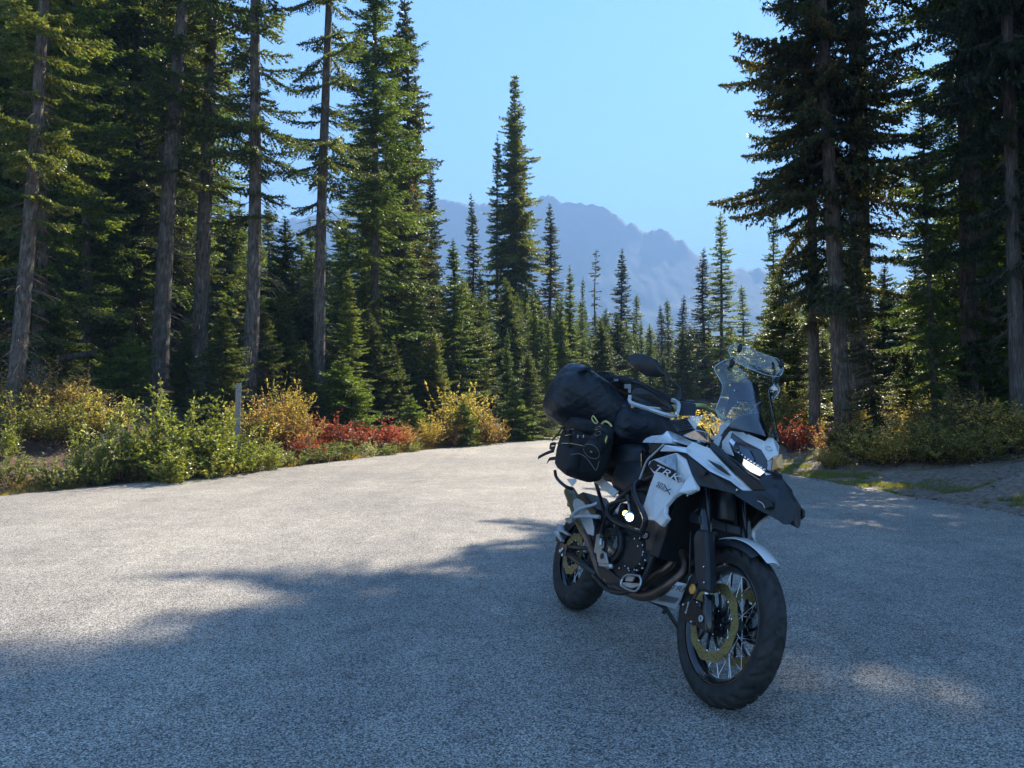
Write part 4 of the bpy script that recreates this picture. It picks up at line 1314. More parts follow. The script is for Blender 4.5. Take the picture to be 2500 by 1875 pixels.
# ------------------------------------------------------------------ wheels
def tyre_mesh(rad, wid, groove, nseg=216, nch=27):
    k = 27
    V = []
    for i in range(nseg):
        th_ = i * 2 * math.pi / nseg
        for j in range(k):
            s = -1 + 2 * j / (k - 1)
            ang = s * (math.pi / 2 + .75)
            r = rad - wid * .47 + wid * .47 * math.cos(ang)
            y = wid / 2 * math.sin(ang)
            if abs(ang) > math.pi / 2:
                y = math.copysign(wid / 2 * (1 - .22 * (abs(ang) - math.pi / 2)), s)
                r = rad - wid * .47 - (abs(ang) - math.pi / 2) * wid * .52
            if abs(ang) < 1.35:
                ph = (th_ * nch / (2 * math.pi) + .9 * abs(s) * 2.2 + (.5 if s > 0 else 0)) % 1
                if ph < .20 and abs(s) > .06:
                    r -= groove; y *= 1 - groove / wid
                if abs(abs(s) - .04) < .045 and groove > .004:
                    r -= groove * .8
            V.append((r * math.cos(th_), y, r * math.sin(th_)))
    V += [(x * .985, y, z * .985) for x, y, z in V[:0]]
    F = []
    for i in range(nseg):
        i2 = (i + 1) % nseg
        for j in range(k - 1):
            F.append((i * k + j, i2 * k + j, i2 * k + j + 1, i * k + j + 1))
    return V, F

def wheel(name, cx, cz, rad, wid, rimr, discs, label=None):
    w_ = bpy.data.objects.new(name, None)
    COL.objects.link(w_)
    w_.parent = BK
    w_.location = (cx, 0, cz)
    V, F = tyre_mesh(rad, wid, .008)
    part('tyre', V, F, M_RUB, w_, smooth=True)
    hw = wid * .40
    lathe('rim', [(rimr + .020, -hw), (rimr + .024, -hw + .006), (rimr + .010, -hw + .012), (rimr - .004, -.018), (rimr - .010, 0), (rimr - .004, .018), (rimr + .010, hw - .012), (rimr + .024, hw - .006), (rimr + .020, hw), (rimr + .006, hw - .001), (rimr - .012, .020), (rimr - .018, .008), (rimr - .018, -.008), (rimr - .012, -.020), (rimr + .006, -hw + .001)], 0, 0, 0, M_GLOSSB, w_, 120)
    lathe('hub', [(.0, -.055), (.030, -.055), (.032, -.040), (.055, -.038), (.055, -.032), (.028, -.026), (.026, 0), (.028, .026), (.055, .032), (.055, .038), (.032, .040), (.030, .055), (.0, .055)], 0, 0, 0, M_FRAME, w_, 40, closed=False)
    nsp = 36
    sv_, sf_ = tube(np.array([[0, 0, 0], [1, 0, 0]]), [.0021, .0021], 5)
    for i in range(nsp):
        side = 1 if i % 2 else -1
        cross = 1 if (i // 2) % 2 else -1
        a = i * 2 * math.pi / nsp
        ah = a + cross * .95
        p0 = np.array([.052 * math.cos(ah), side * .035, .052 * math.sin(ah)])
        p1 = np.array([(rimr - .008) * math.cos(a), side * .010, (rimr - .008) * math.sin(a)])
        V, F = tube(np.array([p0, p1]), [.0022, .0022], 5)
        part('spoke', V, F, M_CHROME, w_, smooth=True)
    for sgn, r_in, r_out in discs:
        nn = 160
        a = np.arange(nn) * 2 * np.pi / nn
        ro = r_out + .0035 * np.sign(np.sin(a * 10)) * np.abs(np.sin(a * 10)) ** .6
        y0, y1 = sgn * .068, sgn * .072
        V = np.concatenate([np.stack([q * np.cos(a), 0 * a + y, q * np.sin(a)], -1) for q, y in ((ro, y0), (ro, y1), (0 * a + r_in, y1), (0 * a + r_in, y0))])
        F = []
        for r_ in range(4):
            for i in range(nn):
                F.append((r_ * nn + i, r_ * nn + (i + 1) % nn, ((r_ + 1) % 4) * nn + (i + 1) % nn, ((r_ + 1) % 4) * nn + i))
        d_ = part('brake_disc', V, F, M_GOLD, w_, bevel=0)
        fix(d_)
        # drilled holes read as dark dots
        hv, hf = [], []
        for i in range(60):
            aa = i * 2 * math.pi / 60
            rr = r_in + (r_out - r_in) * (.28, .52, .78)[i % 3]
            c_ = np.array([rr * math.cos(aa), 0, rr * math.sin(aa)])
            q = tube(np.array([c_ + [0, sgn * .0670, 0], c_ + [0, sgn * .0730, 0]]), [.0026, .0026], 8, True)
            hv.append(q)
        V, F = join(hv)
        h_ = part('drill_hole', V, F, M_BLK, w_)
        h_['kind'] = 'stuff'
        # carrier: ring and arms
        arms = []
        for i in range(10):
            aa = i * 2 * math.pi / 10
            a0, a1 = aa, aa + .35
            p = [(.045 * math.cos(a0), sgn * .062, .045 * math.sin(a0)), (.085 * math.cos(a0 + .2), sgn * .066, .085 * math.sin(a0 + .2)), ((r_in + .002) * math.cos(a1), sgn * .070, (r_in + .002) * math.sin(a1))]
            arms.append(tube(np.array(p), [.009, .007, .006], 6, True))
        V, F = join(arms)
        part('disc_carrier', V, F, M_DISCG, w_, smooth=True)
        lathe('carrier_ring', [(.040, sgn * .060), (.060, sgn * .060), (.060, sgn * .066), (.040, sgn * .066)], 0, 0, 0, M_DISCG, w_, 40)
        for i in range(10):
            aa = i * 2 * math.pi / 10 + .35
            c_ = ((r_in + .001) * math.cos(aa), sgn * .072, (r_in + .001) * math.sin(aa))
            disk('bobbin', c_, (0, 1, 0), .0065, .006, M_CHROME, w_, 10)
        for i in range(5):
            aa = i * 2 * math.pi / 5
            disk('hub_bolt', (.050 * math.cos(aa), sgn * .069, .050 * math.sin(aa)), (0, 1, 0), .0045, .006, M_CHROME, w_, 8)
    return w_
wheel('front_wheel', 1.505, .33, .33, .096, .229, [(-1, .118, .160), (1, .118, .160)])
wheel('rear_wheel', 0, .322, .322, .152, .212, [(-1, .080, .125)])

# ------------------------------------------------------------------ front fork
RK = math.tan(R(24.5))
def fk(z, y, dx=0.0):
    return (1.505 - (z - .33) * RK + dx, y, z)
for s in (-1, 1):
    f_ = rod('fork_leg', fk(1.03, s * .105, -.01), fk(.47, s * .105, .02), .0285, M_GLOSSB)
    rod('fork_slider', fk(.48, s * .105, .02), fk(.40, s * .105, .02), .021, M_CHROME, f_)
    rod('fork_bottom', fk(.425, s * .105, .02), fk(.29, s * .105, .02), .027, M_GLOSSB, f_, r2=.022)
    hull('axle_clamp', [fk(.37, s * .128, -.06), fk(.37, s * .085, -.06), fk(.37, s * .128, .03), fk(.37, s * .085, .03), fk(.29, s * .128, -.04), fk(.29, s * .085, -.04), fk(.29, s * .128, .03), fk(.29, s * .085, .03)], M_GLOSSB, f_, .006)
    plate('fork_guard', [fk(.64, s * .150, -.030), fk(.68, s * .150, .005), fk(.685, s * .150, .075), fk(.58, s * .150, .085), fk(.445, s * .150, .082), fk(.435, s * .150, .010), fk(.50, s * .150, -.020)], M_BLACKP, .05, f_, .012, (0, -s, 0))
    for z in (.535, .475):
        disk('guard_bolt', fk(z, s * .151, .055), (0, 1, 0), .005, .005, M_CHROME, f_, 10)
    for z in (.72, .97):
        hull('triple_clamp', [fk(z + q, s * a, b_) for q in (-.02, .02) for a in (.0, .14) for b_ in (-.075, .015)], M_FRAME, f_, .006)
rod('front_axle', (1.505, -.130, .33), (1.505, .130, .33), .011, M_FRAME)
lathe('axle_end', [(.006, -.002), (.014, -.002), (.014, .003), (.006, .003)], 1.505, .33, -.133, M_SATIN, BK, 24)
for s in (-1, 1):
    cp_ = [(1.3254, -0.118, 0.3507), (1.3943, -0.118, 0.3898), (1.4516, -0.118, 0.3930), (1.4874, -0.118, 0.3093), (1.4266, -0.118, 0.2843), (1.3463, -0.118, 0.2883)]
    cal = hull('brake_caliper', [(x, -s * y, z) for x, y, z in cp_] + [(x, -s * y * .62, z) for x, y, z in cp_], M_GLOSSB, None, .008)
    rod('brake_hose', fk(.47, s * .11, -.12), fk(.66, s * .12, -.09), .004, M_FRAME, cal)
    for x_, z_ in [(q_[0], q_[2]) for q_ in ((1.4224, -0.119, 0.2973), (1.4337, -0.119, 0.3825), (1.3374, -0.119, 0.3471))]:
        disk('caliper_bolt', (x_, s * .119, z_), (0, 1, 0), .0055, .006, M_CHROME, cal, 8)
lettering('Benelli', (1.3759, -0.1195, 0.3163), (1.3784, -0.1195, 0.3669), M_WPRINT, up=(-1, 0, .2), parent=None, h=.9)
disk('side_reflector', (1.4325, -0.155, 0.4310), (0, 1, 0), .021, .008, M_AMBER, None, 28)

def fender(name, a0, a1, r, hw, mat, th, flare=0.0, taper=0.3, n=18):
    rows = []
    for i in range(n):
        u = i / (n - 1)
        a = R(a0 + (a1 - a0) * u)
        w_ = hw * (1 - taper * (1 - u) ** 2)
        for s, dr in ((-1, -flare), (-.75, -.006), (0, .006), (.75, -.006), (1, -flare)):
            rows.append((1.505 + (r + dr) * math.cos(a), s * w_, .33 + (r + dr) * math.sin(a)))
    F = [(i * 5 + j, i * 5 + j + 1, (i + 1) * 5 + j + 1, (i + 1) * 5 + j) for i in range(n - 1) for j in range(4)]
    return part(name, rows, F, mat, None, smooth=True, solid=th, sub=1)
fender('front_fender', 66, 148, .352, .075, M_BLACKP, .004, .035, .25)
fender('fender_cap', 56, 112, .366, .052, M_WHITE, .005, .012, .35)
disk('fender_lamp', (1.6311, 0.03, 0.6507), (1, 0, .2), .010, .012, M_CHROME, None, 16)

# ------------------------------------------------------------------ engine, frame and dark lower body
hull('engine_block', [(x, y, z) for x in (.50, .92) for y in (-.16, .16) for z in (.33, .55)] + [(.62, s * .15, .27) for s in (-1, 1)] + [(.85, s * .14, .28) for s in (-1, 1)], M_ENG, None, .02)
hull('cylinder_block', [(.72, -.15, .52), (.72, .15, .52), (1.02, -.15, .45), (1.02, .15, .45), (.64, -.14, .80), (.64, .14, .80), (.98, -.14, .76), (.98, .14, .76)], M_ENG, None, .015)
for k in range(6):
    zc = .56 + k * .032
    hull('cooling_fin', [(x - (zc - .5) * .2, y, zc + q) for x in (.74, 1.0) for y in (-.162, .162) for q in (0, .008)], M_ENG, None, .002)
cc = (0.6921, -0.17, 0.4763)
clutch = disk('clutch_cover', (cc[0], -.165, cc[2]), (0, 1, 0), .088, .035, M_ENG, None, 40)
disk('cover_plate', (cc[0], -.186, cc[2]), (0, 1, 0), .062, .012, M_GLOSSB, clutch, 36)
for k in range(4):
    zz_ = cc[2] + .035 - .014 * k
    hull('cover_rib', [(cc[0] + x + .3 * (zz_ - cc[2]), y, zz_ + q) for x in (-.035, .02) for y in (-.196, -.19) for q in (0, .006)], M_ENG, clutch, .001)
for k in range(3):
    pipe('cover_emblem', [(cc[0] + .004 + .008 * k, -.1935, cc[2] - .040), (cc[0] + .010 + .008 * k, -.1935, cc[2] - .020 - .004 * (k % 2))], .0018, M_SATIN, clutch, n=4)
gc = (0.8893, -0.16, 0.4757)
gear = hull('gear_cover', [(gc[0] + r_ * math.cos(R(a)), y, gc[2] + .9 * r_ * math.sin(R(a))) for a in range(0, 360, 30) for y, r_ in ((-.14, .105), (-.168, .085))], M_ENG, None, .004)
for a in range(-120, 100, 32):
    disk('cover_bolt', (gc[0] + .094 * math.cos(R(a)), -.166, gc[2] + .085 * math.sin(R(a))), (0, 1, 0), .005, .008, M_CHROME, gear, 8)
for p in ((0.9823, -0.17, 0.5828), (0.8791, -0.17, 0.5462), (0.9275, -0.17, 0.5171), (0.9921, -0.17, 0.5014), (1.0285, -0.17, 0.4685), (1.0213, -0.17, 0.4289), (0.8892, -0.17, 0.4004), (0.7999, -0.17, 0.3812), (0.9755, -0.17, 0.4094)):
    disk('engine_bolt', p, (0, 1, 0), .0055, .012, M_CHROME, None, 8)
hull('radiator', [(1.16, s * .21, .93) for s in (-1, 1)] + [(1.22, s * .20, .93) for s in (-1, 1)] + [(1.06, s * .18, .50) for s in (-1, 1)] + [(1.13, s * .17, .50) for s in (-1, 1)], M_BLK, None, .006)  # radiator made oversized and black to keep the gap behind the fork dark
hull('inner_fairing', [(.95, s * .20, .93) for s in (-1, 1)] + [(1.14, s * .19, .95) for s in (-1, 1)] + [(.98, s * .19, .60) for s in (-1, 1)] + [(1.10, s * .17, .52) for s in (-1, 1)] + [(1.0, s * .17, .50) for s in (-1, 1)], M_BLACKP, None, .02)
rod('steering_head', (1.22, 0, 1.02), (1.32, 0, .74), .045, M_FRAME)
rod('horn', (1.30, -.05, .66), (1.33, -.05, .65), .04, M_FRAME)
for s in (-1, 1):
    pipe('frame_rail', [(1.22, s * .05, .93), (1.02, s * .16, .90), (.72, s * .16, .80), (.50, s * .15, .62), (.44, s * .14, .36)], .017, M_FRAME)
    pipe('frame_cradle', [(1.22, s * .05, .80), (1.06, s * .13, .58), (.98, s * .14, .34), (.70, s * .13, .25), (.46, s * .13, .28)], .014, M_FRAME)
    pipe('subframe_rail', [(.66, s * .14, .80), (.30, s * .13, .84), (-.10, s * .12, .90)], .012, M_FRAME)
    pipe('subframe_strut', [(.52, s * .15, .56), (.10, s * .13, .84)], .011, M_FRAME)
    rod('swingarm_tube', (0.4990, -0.13, 0.2902) if s < 0 else (.50, .13, .30), (-.02, s * .115, .322), .019, M_FRAME)
    rod('swingarm_brace', (.42, s * .125, .42), (-.04, s * .115, .345), .013, M_FRAME)
    plate('axle_plate', [(-.07, s * .14, .30), (-.07, s * .14, .36), (.03, s * .14, .37), (.05, s * .14, .30)], M_PIPE, .010, None, .003, (0, -s, 0))
rod('swingarm_cross_tube', (.30, -.13, .385), (.30, .13, .385), .018, M_FRAME)
disk('axle_nut', (0, -.150, .322), (0, 1, 0), .014, .014, M_CHROME, None, 6)
for p in ((0.0192, -0.15, 0.3367), (0.0385, -0.15, 0.3032)):
    disk('adjuster_bolt', p, (0, 1, 0), .010, .012, M_CHROME, None, 10)
plate('heel_plate', [(0.5109, -0.2, 0.4987), (0.5447, -0.2, 0.5101), (0.5674, -0.2, 0.4805), (0.6111, -0.2, 0.4819), (0.6226, -0.2, 0.4459), (0.6061, -0.2, 0.4322), (0.6717, -0.2, 0.4281), (0.7188, -0.2, 0.3880), (0.7717, -0.2, 0.3686), (0.7326, -0.2, 0.3561), (0.6454, -0.2, 0.3580), (0.6002, -0.2, 0.3675), (0.5684, -0.2, 0.4036), (0.5319, -0.2, 0.4050)], M_ALU, .010, None, .003)
disk('plate_hole', (0.6434, -0.204, 0.4049), (0, 1, 0), .016, .004, M_BLK, None, 20)
rod('brake_reservoir', (0.5929, -0.205, 0.5138), (0.5983, -0.205, 0.4912), .013, M_FRAME)
rod('brake_cylinder', (0.6032, -0.21, 0.4888), (0.6148, -0.21, 0.4528), .010, M_ALU)
rod('rider_footpeg', (0.6639, -0.21, 0.3619), (0.9186, -0.28, 0.3926), .011, M_ALU)
ring_ = [(0.8568, -0.17, 0.3419), (0.8898, -0.17, 0.3679), (1.0105, -0.17, 0.3885), (1.0374, -0.17, 0.3549), (1.0143, -0.17, 0.3199), (0.9640, -0.17, 0.3076), (0.8555, -0.17, 0.3080)]
pd_ = pipe('brake_pedal', ring_ + [ring_[0]], .0055, M_ALU, sm=2)
plate('pedal_tread', [(0.8525, -0.165, 0.3242), (1.0106, -0.165, 0.3553), (1.0096, -0.165, 0.3418), (0.9501, -0.165, 0.3161), (0.8573, -0.165, 0.3075)], M_ALU, .012, pd_, .002)
plate('pedal_tread', [(0.8783, -0.165, 0.3637), (0.9521, -0.165, 0.3744), (0.9419, -0.165, 0.3470), (0.8726, -0.165, 0.3348)], M_ALU, .008, pd_, .002)
pipe('brake_lever_arm', [(0.6718, -0.17, 0.3556), (0.7645, -0.16, 0.3371), (0.8492, -0.16, 0.3284)], .007, M_FRAME)
# exhaust
pipe('exhaust_header', [(1.06, -.06, .60), (1.1984, -0.06, 0.4990), (1.1474, -0.1, 0.3825), (0.9934, -0.11, 0.3004), (0.8000, -0.12, 0.2874), (0.6259, -0.13, 0.2944)], [.021, .022, .024, .026, .026, .026], M_PIPE, n=14)
pipe('exhaust_header', [(1.02, -.02, .60), (1.0563, -0.05, 0.4851), (0.9798, -0.08, 0.3971), (0.8471, -0.08, 0.2997), (0.6941, -0.08, 0.2779)], .021, M_PIPE, n=14)
pipe('exhaust_link', [(0.6071, -0.13, 0.2933), (0.5354, -0.14, 0.3156), (0.4459, -0.16, 0.3972), (0.3755, -0.18, 0.4598), (0.3211, -0.19, 0.4934)], [.022, .022, .022, .024, .028], M_PIPE, n=14)
pipe('silencer', [(0.3404, -0.18, 0.4808), (0.2503, -0.19, 0.5513), (0.0852, -0.18, 0.6254), (-0.0585, -0.17, 0.6793)], [.032, .046, .042, .036], simple('bronze_steel', (.17, .14, .07), .5, metal=.6, var=.3), n=18)
plate('heat_shield', [(0.2492, -0.262, 0.6081), (0.2410, -0.262, 0.6419), (0.2784, -0.262, 0.6559), (0.3721, -0.262, 0.6472), (0.5024, -0.262, 0.5940), (0.5663, -0.255, 0.5362), (0.5760, -0.25, 0.4911), (0.5024, -0.25, 0.4878), (0.4500, -0.255, 0.5173), (0.3792, -0.262, 0.5580), (0.2954, -0.262, 0.5822)], M_SATIN, .010, None, .004)
for q in ([(0.3458, -0.3, 0.5169), (0.3844, -0.3, 0.5363), (0.4350, -0.3, 0.5617), (0.5513, -0.3, 0.5812), (0.6597, -0.28, 0.5979)], [(0.3462, -0.29, 0.5419), (0.3854, -0.29, 0.5859), (0.4313, -0.28, 0.6171), (0.4900, -0.26, 0.6410), (0.5118, -0.24, 0.6628)]):
    pipe('footrest_bracket', q, [.012, .013, .011, .009, .011], M_SATIN)
hull('passenger_footpeg', [(0.1810, -0.26, 0.5241), (0.3193, -0.32, 0.5307), (0.2838, -0.26, 0.5488), (0.4186, -0.32, 0.5545), (0.2120, -0.26, 0.5055), (0.3492, -0.32, 0.5127), (0.2953, -0.26, 0.5139), (0.4297, -0.32, 0.5208)], M_ALU, None, .004)
# rear mudguard and plate bracket
hull('rear_mudguard', [(-.30, s * .07, .62) for s in (-1, 1)] + [(-.05, s * .085, .70) for s in (-1, 1)] + [(.18, s * .08, .62) for s in (-1, 1)] + [(.20, s * .07, .56) for s in (-1, 1)] + [(-.28, s * .07, .58) for s in (-1, 1)], M_BLACKP, None, .01)
plate('plate_bracket', [(-0.2566, -0.12, 0.4551), (-0.2106, -0.12, 0.4624), (-0.1441, -0.12, 0.4349), (-0.0423, -0.12, 0.4295), (-0.0276, -0.12, 0.4172), (-0.1483, -0.12, 0.4216), (-0.2064, -0.12, 0.4271)], M_SATIN, .03, None, .003)
plate('plate_bracket', [(-0.3107, -0.1, 0.3962), (-0.2874, -0.1, 0.4132), (-0.1692, -0.1, 0.3820), (-0.1610, -0.1, 0.3606)], M_SATIN, .03, None, .003)
hull('plate_holder', [(-0.3093, -0.08, 0.4142), (-0.1144, -0.08, 0.4064), (-0.1961, -0.08, 0.3512), (-0.2820, -0.08, 0.3459), (-0.6375, 0.06, 0.3923), (-0.4283, 0.06, 0.3838), (-0.5161, 0.06, 0.3246), (-0.6083, 0.06, 0.3190)], M_BLACKP, None, .006)
hull('tail_section', [(-.28, s * .07, .86) for s in (-1, 1)] + [(-.25, s * .08, .98) for s in (-1, 1)] + [(.25, s * .12, .98) for s in (-1, 1)] + [(.45, s * .13, .80) for s in (-1, 1)] + [(.0, s * .10, .80) for s in (-1, 1)], M_BLACKP, None, .02)
hull('tail_lamp', [(-0.3228, -0.1, 0.7488), (-0.1718, -0.1, 0.7681), (-0.1490, -0.1, 0.7493), (-0.1977, -0.1, 0.7101), (-0.5129, -0.02, 0.7503), (-0.3556, -0.02, 0.7704), (-0.3826, -0.02, 0.7100)], M_WHITE, None, .006)
hull('shock_absorber', [(.38 + dx, dy, z) for dx in (-.03, .03) for dy in (-.03, .03) for z in (.35, .70)], M_FRAME, None, .015)
# skid plate
sk = plate('skid_plate', [(1.1550, -0.1, 0.4174), (1.2672, -0.08, 0.4301), (1.2219, -0.06, 0.3478), (1.1874, -0.05, 0.3034), (1.0723, -0.07, 0.2898), (0.9374, -0.11, 0.2776), (1.0764, -0.12, 0.3437)], M_SATIN, .004, None, .001, (0, .12, .02))
lettering('TRK', (1.1910, -0.113, 0.3814), (1.3029, -0.093, 0.3962), M_BLK, parent=sk, up=(.1, 0, 1), shear=.4, h=.5)
for k in range(8):
    a0, a1 = lerp((1.1489, -0.108, 0.3454), (1.2532, -0.0975, 0.3596), k / 7), lerp((1.1154, -0.104, 0.3101), (1.2286, -0.0935, 0.3293), k / 7)
    pipe('vent_slot', [a0, a1], .003, M_BLK, sk, n=5)
# stands
pipe('side_stand', [(.70, .12, .30), (.78, .20, .20), (.84, .30, .10)], .011, M_FRAME)
hull('stand_foot', [(.84 + dx, .30 + dy, .088 + dz) for dx in (-.03, .03) for dy in (-.02, .03) for dz in (0, .008)], M_FRAME, None, .003)
pipe('centre_stand_leg', [(.52, -.10, .27), (1.0137, -0.02, 0.2774), (1.0144, 0, 0.2493)], .010, M_FRAME)

# ------------------------------------------------------------------ crash bars and fog lamp
cb_ = pipe('crash_bar', [(0.8581, -0.2, 0.8264), (0.8865, -0.24, 0.8152), (0.9103, -0.26, 0.7884), (0.9611, -0.27, 0.7529), (1.0333, -0.27, 0.7081), (1.0988, -0.27, 0.6676), (1.0993, -0.26, 0.6363), (1.0496, -0.24, 0.5957)], .0135, M_FRAME)
pipe('crash_bar_loop', [(1.0496, -0.24, 0.5957), (1.0092, -0.25, 0.5960), (0.8912, -0.26, 0.5968), (0.7688, -0.26, 0.6074), (0.6992, -0.26, 0.6276), (0.6643, -0.25, 0.6526), (0.6591, -0.23, 0.6810), (0.7506, -0.2, 0.7223)], .0105, M_FRAME)
disk('bar_clamp', (1.0649, -0.22, 0.5825), (0, 1, 0), .018, .02, M_FRAME, None, 16)
for a in range(0, 360, 60):
    c_ = (1.0859, -0.232, 0.5833)
    disk('clamp_bolt', (c_[0] + .010 * math.cos(R(a)), c_[1], c_[2] + .010 * math.sin(R(a))), (0, 1, 0), .003, .006, M_CHROME, None, 8)
fc_ = np.array((0.9852, -0.285, 0.6439))
fd = np.array([.80, -.58, -.05]); fd /= np.linalg.norm(fd)
fog = rod('fog_lamp', fc_ - fd * .05, fc_ - fd * .004, .020, M_FRAME, n=24, r2=.027)
lathe_c = fc_
lathe_r = disk('lamp_reflector', fc_ - fd * .004, fd, .0245, .006, M_REFL, fog, 28)
blob('lamp_glass', fc_ - fd * .002, (.010, .0185, .0185), m_glow, fog, 2, n=(20, 12), yaw=-.63)
disk('lamp_ring', fc_ - fd * .012, fd, .0275, .014, M_CHROME, fog, 28)
disk('yellow_glare', np.array((0.9066, -0.27, 0.6552)), fd, .014, .008, m_halo, fog, 20)  # glowing disc added as the yellow glare beside the fog lamp
rod('lamp_stalk', (0.8417, -0.25, 0.7434), (0.8824, -0.25, 0.7122), .011, M_FRAME)
rod('lamp_bracket', (0.8600, -0.25, 0.7225), tuple(fc_ - fd * .03), .006, M_ALU)

# ------------------------------------------------------------------ seat, tank and panels
blob('rider_seat', (.56, 0, .825), (.235, .168, .120), M_SEAT, None, 2.6, .12)
blob('passenger_seat', (.30, 0, .945), (.26, .160, .095), M_SEAT, None, 2.8, -.05)
hull('fuel_tank', [(.66, s * .12, 1.00) for s in (-1, 1)] + [(.74, s * .19, .98) for s in (-1, 1)] + [(1.12, s * .20, 1.03) for s in (-1, 1)] + [(1.18, s * .10, 1.08) for s in (-1, 1)] + [(.80, s * .10, 1.10) for s in (-1, 1)] + [(.74, s * .14, .82) for s in (-1, 1)] + [(1.14, s * .18, .84) for s in (-1, 1)], M_GLOSSB, None, .02)
def both_plate(name, P, mat, **kw):
    return plate(name, P, mat, both=True, **kw)
both_plate('tank_cover', [(0.7691, -0.205, 1.0240), (0.7834, -0.2, 1.0486), (0.8228, -0.19, 1.0672), (0.8969, -0.175, 1.0791), (1.0556, -0.2, 1.0512), (1.0717, -0.215, 1.0329), (0.9818, -0.215, 1.0297), (0.7936, -0.21, 1.0251)], M_WHITE, th=.03, bevel=.004)
both_plate('tank_top', [(0.8789, -0.165, 1.0811), (0.8326, -0.12, 1.1120), (0.8651, -0.1, 1.1132), (0.9900, -0.1, 1.0877), (1.1528, -0.16, 1.0615), (1.2001, -0.2, 1.0318), (1.0567, -0.2, 1.0487)], M_WHITE, th=.03, bevel=.004)
both_plate('tank_lens', [(0.7651, -0.2, 1.0173), (0.7853, -0.205, 1.0237), (0.8609, -0.21, 1.0232), (0.8859, -0.21, 0.9733), (0.8261, -0.205, 0.9745), (0.7802, -0.2, 0.9925)], M_GLOSSB, th=.02, bevel=.003)
both_plate('tank_side', [(0.8613, -0.208, 1.0230), (0.9628, -0.208, 1.0291), (0.9476, -0.21, 1.0074), (0.8973, -0.21, 0.9733)], simple('bronze_panel', (.10, .08, .06), .4, metal=.4), th=.02, bevel=.002)
pipe('trim_strip', [(1.0249, -0.222, 1.0241), (0.9552, -0.225, 0.9701), (0.9064, -0.225, 0.9327), (0.8807, -0.22, 0.8751), (0.8623, -0.215, 0.8328)], .006, M_SATIN, both=True)
both_plate('side_stripe', [(1.0269, -0.238, 0.9853), (1.0562, -0.235, 1.0194), (1.2156, -0.215, 1.0216), (1.2249, -0.2, 1.0542), (1.2901, -0.185, 1.0416), (1.3369, -0.175, 1.0354), (1.4177, -0.15, 0.9846), (1.4830, -0.115, 0.9404), (1.5619, -0.075, 0.8933), (1.5312, -0.1, 0.8829), (1.5002, -0.145, 0.9087), (1.4178, -0.2, 0.9304), (1.2662, -0.238, 0.9901), (1.1813, -0.242, 0.9940)], M_WHITE, th=.014, bevel=.003)
both_plate('stripe_inlay', [(1.0623, -0.2385, 1.0118), (1.2252, -0.22, 1.0180), (1.2566, -0.218, 1.0107), (1.2265, -0.226, 1.0081), (1.0715, -0.24, 1.0050)], simple('mint_highlight', (.62, .78, .76), .2, coat=.8), th=.003, bevel=.0005)
both_plate('stripe_inlay', [(1.3584, -0.1885, 0.9833), (1.4403, -0.168, 0.9652), (1.4774, -0.132, 0.9339), (1.4632, -0.145, 0.9347), (1.4256, -0.177, 0.9518)], M_BLACKP, th=.004, bevel=.0005)
# black side fairing and beak
both_plate('side_fairing', [(1.1538, -0.225, 0.9933), (1.2416, -0.222, 0.9883), (1.4037, -0.19, 0.9284), (1.4944, -0.14, 0.9055), (1.5346, -0.1, 0.8807), (1.5306, -0.115, 0.8575), (1.5232, -0.125, 0.8588), (1.4596, -0.16, 0.8618), (1.4037, -0.19, 0.8604), (1.3519, -0.21, 0.8619), (1.3101, -0.22, 0.9105), (1.2578, -0.225, 0.9628)], M_BLACKP, th=.02, bevel=.004)
both_plate('air_intake', [(1.3304, -0.218, 0.9330), (1.3671, -0.215, 0.9402), (1.4092, -0.21, 0.9254), (1.3997, -0.208, 0.9069), (1.3580, -0.214, 0.9031)], M_FRAME, th=.004, bevel=.001)
both_plate('cowl_side', [(1.2986, -0.155, 1.0701), (1.3433, -0.14, 1.0492), (1.4279, -0.135, 1.0158), (1.4731, -0.125, 1.0020), (1.5260, -0.1, 0.9644), (1.6043, -0.085, 0.9409), (1.6454, -0.07, 0.9057), (1.5739, -0.082, 0.8926), (1.4867, -0.118, 0.9416), (1.4200, -0.152, 0.9859), (1.3439, -0.178, 1.0363)], M_BLACKP, th=.02, bevel=.004)
# beak shell: right half, then mirrored; facets as in a folded sheet
bk = dict(a=(1.5342, -0.1, 0.8816), b=(1.5739, -0.082, 0.8926), c=(1.6454, -0.07, 0.9057), d=(1.7045, -0.062, 0.8797), e=(1.7352, -0.028, 0.8307), f=(1.7528, -0.014, 0.7927), g=(1.7521, -0.036, 0.7898), h=(1.7266, -0.062, 0.8028), i=(1.6447, -0.09, 0.8209), j=(1.5234, -0.125, 0.8582), k=(1.7330, 0, 0.8845), l=(1.6459, 0, 0.9669), m=(1.5960, 0, 0.9903), n=(1.7562, 0, 0.8167), o=(1.7419, 0, 0.7942), p=(1.6043, -0.085, 0.9409), q=(1.5884, -0.05, 0.9672))
keys_ = list(bk)
idx_ = {k: i for i, k in enumerate(keys_)}
Vb = [bk[k] for k in keys_]
fr_ = ['abij', 'bcd', 'bdi', 'dhi', 'deh', 'ehg', 'efg', 'ekn', 'enf', 'fno', 'dlk', 'dke', 'cpl', 'cld', 'pql', 'qml']
cen = set('kmlno')
Vm = Vb + [(x, -y, z) for x, y, z in Vb]
nb_ = len(Vb)
Fb = [tuple(idx_[c_] for c_ in f) for f in fr_] + [tuple(idx_[c_] if c_ in cen else nb_ + idx_[c_] for c_ in reversed(f)) for f in fr_]
o = part('beak', Vm, Fb, M_BLACKP)
fix(o)
s_ = o.modifiers.new('thickness', 'SOLIDIFY'); s_.thickness = .006; s_.offset = -1
s_ = o.modifiers.new('edges', 'BEVEL'); s_.width = .003; s_.segments = 2; s_.limit_method = 'ANGLE'; s_.angle_limit = R(12)
